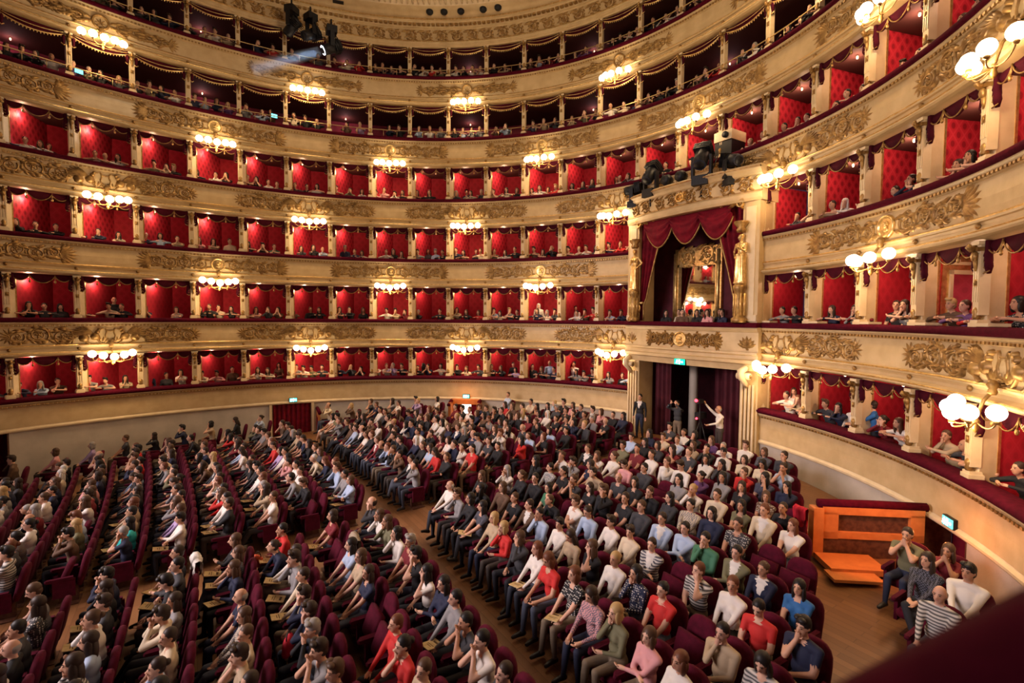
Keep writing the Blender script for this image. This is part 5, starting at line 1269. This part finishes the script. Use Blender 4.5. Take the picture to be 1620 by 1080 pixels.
b = MB(); b.box((0, 0, .42), (.62, .75, .30)); b.build('case', M['cream2'], pj); b = MB(); b.tube([(.12, -.36, .42), (.12, -.46, .42)], [.09, .10], 12); b.build('lens', M['dark'], pj); b = MB(); b.box((0, 0, .0), (.6, .7, .5)); b.build('support', M['dark'], pj)
# ================================================================== people at the entrance under the royal box
def figure_at(x, y, rz, pose, of, look, label):
    L_ = dict(fem=False, cut='short', hair='black', top='black', pat='top'); L_.update(look); o_ = person(L_, pose, of, (x, y, floor_z(y) if y < -.5 else .06), rz, PS, '', 'people standing at the entrance'); o_['label'] = label; return o_
figure_at(-1.5, -.95, .3, 'stand', 'jacket', dict(), 'usher in black suit standing by the entrance pier')
ph_ = figure_at(-.35, -.35, .1, 'photo', 'long', dict(top='charcoal'), 'person in dark top holding a camera up inside the entrance')
cm_ = figure_at(1.45, -.65, -.5, 'hold', 'long', dict(top='white', hair='grey', cut='thin'), 'person in white sweater steadying a camera pole at the entrance')
e = empty('compact_camera', (-.35, -.72, 1.50)); tag(e, 'small camera held up by the person in dark top at entrance', 'camera')
b = MB(); b.box((0, 0, 0), (.14, .05, .09)); b.build('camera_body', M['blackplastic'], e); b = MB(); b.tube([(0, -.02, 0), (0, -.09, 0)], .035, 8); b.build('camera_lens', M['lensoff'], e)
M['redled'] = mat('red_tally_light', (1, 0, 0), .3, emit=(1, .03, .05), estr=9.0)
e = empty('camera_pole', (1.05, -1.0, floor_z(-1.0))); tag(e, 'thin camera monopod with red light beside the person in white sweater', 'monopod')
b = MB(); b.tube([(0, 0, 0), (0, 0, 1.25), (-.02, 0, 1.62)], [.018, .016, .014], 6); b.build('pole', M['dark'], e); b = MB(); b.box((-.02, 0, 1.70), (.14, .22, .13)); b.build('video_camera', M['blackplastic'], e); b = MB(); b.ball((-.05, -.13, 1.73), .05, 8, 5); b.build('tally_light', M['redled'], e)
e = empty('tripod_camera', (.85, -.7, floor_z(-.7))); tag(e, 'black tripod with video camera in the dark entrance', 'tripod')
for i in range(3): q = i * 2.1; b = MB(); b.tube([(0, 0, 1.05), (.35 * math.cos(q), .35 * math.sin(q), 0)], .02, 5); b.build('leg', M['dark'], e)
b = MB(); b.box((0, 0, 1.18), (.18, .36, .2)); b.build('video_camera', M['blackplastic'], e); b = MB(); b.ball((0, -.2, 1.1), .035, 8, 5); b.build('tally_light', M['redled'], e)
# ================================================================== small things
M['screen'] = mat('phone_screen', (.1, .5, .55), .3, emit=(.15, .75, .82), estr=2.2)
for k, z_, lab in ((-14.35, RAIL[4] + .32, 'glowing phone held up in the fifth-tier gallery, farther from the royal box'), (-10.75, RAIL[4] + .40, 'glowing phone held up in the fifth-tier gallery, closer to the royal box')):
    e = empty('phone', at(k * SP, .12, z_), yaw_at(k * SP) + .2); tag(e, lab, 'phone', 'glowing phones')
    b = MB(); b.box((0, .0, 0), (.24, .02, .16)); b.build('case', M['dark'], e); b = MB(); b.box((0, -.012, 0), (.22, .006, .14)); b.build('screen', M['screen'], e)
# pale shelf ledges at the columns of the second tier near the camera, and the mirrored partition
for k in (1.5, 2.5, 3.5, 4.5, 5.5, 6.5):
    b = MB(); b.box((0, .12, .035), (.46, .30, .05)); b.box((0, .12, .005), (.40, .25, .03)); o_ = b.build('shelf_ledge', M['cream2'], tiers[1]); o_.location = at((k + .1) * SP, 0, RAIL[1] + .07); o_.rotation_euler = (0, 0, yaw_at(k * SP))
s_ = 4.5 * SP; p = at(s_, .12); d_ = part_dir(s_); nv = Vector((-d_.y, d_.x, 0)); side = nv if nv.dot(at(s_ + 1) - at(s_)) > 0 else -nv; top_ = RAIL[2] - 1.17
slab(p + side * .065, d_, .40, 1.75, RAIL[1] - .2, top_ - .03, .03, 'gilt_panel', M['giltbright'], tiers[1]); slab(p + side * .085, d_, .62, 1.45, RAIL[1] - .1, top_ - .38, .02, 'mirror', M['mirror'], tiers[1])
for (a0, a1, z0_, z1_) in ((.55, .62, RAIL[1] - .1, top_ - .3), (1.45, 1.53, RAIL[1] - .1, top_ - .3), (.55, 1.53, top_ - .38, top_ - .30), (.48, 1.62, top_ - .2, top_ - .14)): slab(p + side * .09, d_, a0, a1, z0_, z1_, .05, 'gilt_moulding', M['cream2'], tiers[1])
# coats and bags left on seats
def heap(loc, r, m, name, label, cat):
    prims = [('e', 'x', Vector((0, 0, r[2] * .6)), r, None), ('e', 'x', Vector((r[0] * .5, -r[1] * .3, r[2] * .5)), tuple(q * .7 for q in r), None), ('c', 'x', [Vector((-r[0] * .6, 0, r[2])), Vector((-r[0] * .9, -r[1] * .5, .02))], [r[2] * .5, r[2] * .35])]
    V, F = remeshed(prims, .02, .4); b = MB(); b.add([tuple(v) for v in V], F); o_ = b.build(name, m); o_.location = loc; tag(o_, label, cat); return o_
def coat(loc, rz, w, front, back, m, label, name='coat', th=.05):
    """garment thrown over a seat back: an uneven folded sheet hanging on both sides"""
    nu, nv = 14, 18; rows = []
    for lay in (0, 1):
        for i in range(nu + 1):
            u = i / nu - .5
            for j in range(nv + 1):
                t = j / nv; L = front + back; d_ = t * L - front * (1 + .25 * math.sin(u * 7)); rr = th + .012 * lay
                wr = .014 * math.sin(u * 31 + t * 5) + .012 * math.sin(u * 13 - t * 17)
                if d_ < -.05: y, zq = -rr - wr, d_ + .05
                elif d_ > .05: y, zq = rr + wr, -(d_ - .05)
                else: a_ = d_ / .05 * math.pi / 2; y, zq = rr * math.sin(a_), rr * math.cos(a_) * .8
                rows.append((u * w * (1 + .18 * math.sin(t * 6)), y, zq + wr * .5))
    n1 = (nu + 1) * (nv + 1); fs = []
    for lay in (0, 1):
        for i in range(nu):
            for j in range(nv): a_ = lay * n1 + i * (nv + 1) + j; f_ = (a_, a_ + nv + 1, a_ + nv + 2, a_ + 1); fs.append(f_ if lay else f_[::-1])
    b = MB(); b.add(rows, fs); o_ = b.build(name, m); o_.location = loc; o_.rotation_euler = (0, 0, rz); tag(o_, label, 'coat'); return o_
def hand_bag(loc, m, label):
    e = empty('hand_bag', loc, random.uniform(-.5, .5)); tag(e, label, 'bag')
    prims = [('e', 'x', Vector((0, 0, .10)), (.16, .07, .11), None), ('c', 'x', [Vector((-.11, 0, .04)), Vector((.11, 0, .04))], [.06, .06]), ('c', 'x', [Vector((-.10, 0, .17)), Vector((.10, 0, .17))], [.035, .035])]
    V, F = remeshed(prims, .02, .5); b = MB(); b.add([tuple(v) for v in V], F); b.build('pouch', m, e)
    b = MB(); b.tube([(.09 * math.cos(q), 0, .18 + .10 * math.sin(q)) for q in np.linspace(0, math.pi, 9)], .009, 5); b.build('handle', M['dark'], e)
M['coatgrey'] = mat('grey_wool', (.30, .25, .18), .9); M['redcloth'] = mat('red_cloth', (.45, .012, .03), .8); M['orangecloth'] = mat('orange_cloth', (.6, .09, .03), .7)
coat((.95, -14.26, floor_z(-14.3) + .96), .1, .42, .34, .30, M['shirt'], 'crumpled white coat thrown over a seat back ahead of the cross aisle')
coat((1.95, -11.84, floor_z(-11.9) + .98), -.1, .42, .36, .30, M['coatgrey'], 'beige-grey coat hanging over an empty seat by the cross aisle')
coat((6.08, -4.72, floor_z(-4.7) + .97), -.2, .22, .30, .55, M['redcloth'], 'bright red jacket hanging on an end seat near the plaster wall', 'jacket')
hand_bag((.80, -13.30, floor_z(-13.3) + .44), M['orangecloth'], 'bright orange bag by the centre aisle seats')
hand_bag((3.9, -13.25, floor_z(-13.3) + .60), M['redcloth'], 'small red bag on a lap ahead of the cross aisle')
# padded velvet elbow rest on the rail of the box the view is taken from
b = MB(); b.tube([(10.65, -13.83, 3.93), (10.74, -13.69, 3.99), (10.86, -13.58, 4.108), (11.0, -13.45, 4.18), (11.4, -13.2, 4.20)], [.06, .075, .085, .09, .09], 14); b.ball((10.65, -13.83, 3.93), .06, 12, 8)
er = b.build('velvet_elbow_rest', M['velvet']); tag(er, 'dark velvet padded elbow rest close in front, lower corner', 'elbow rest')
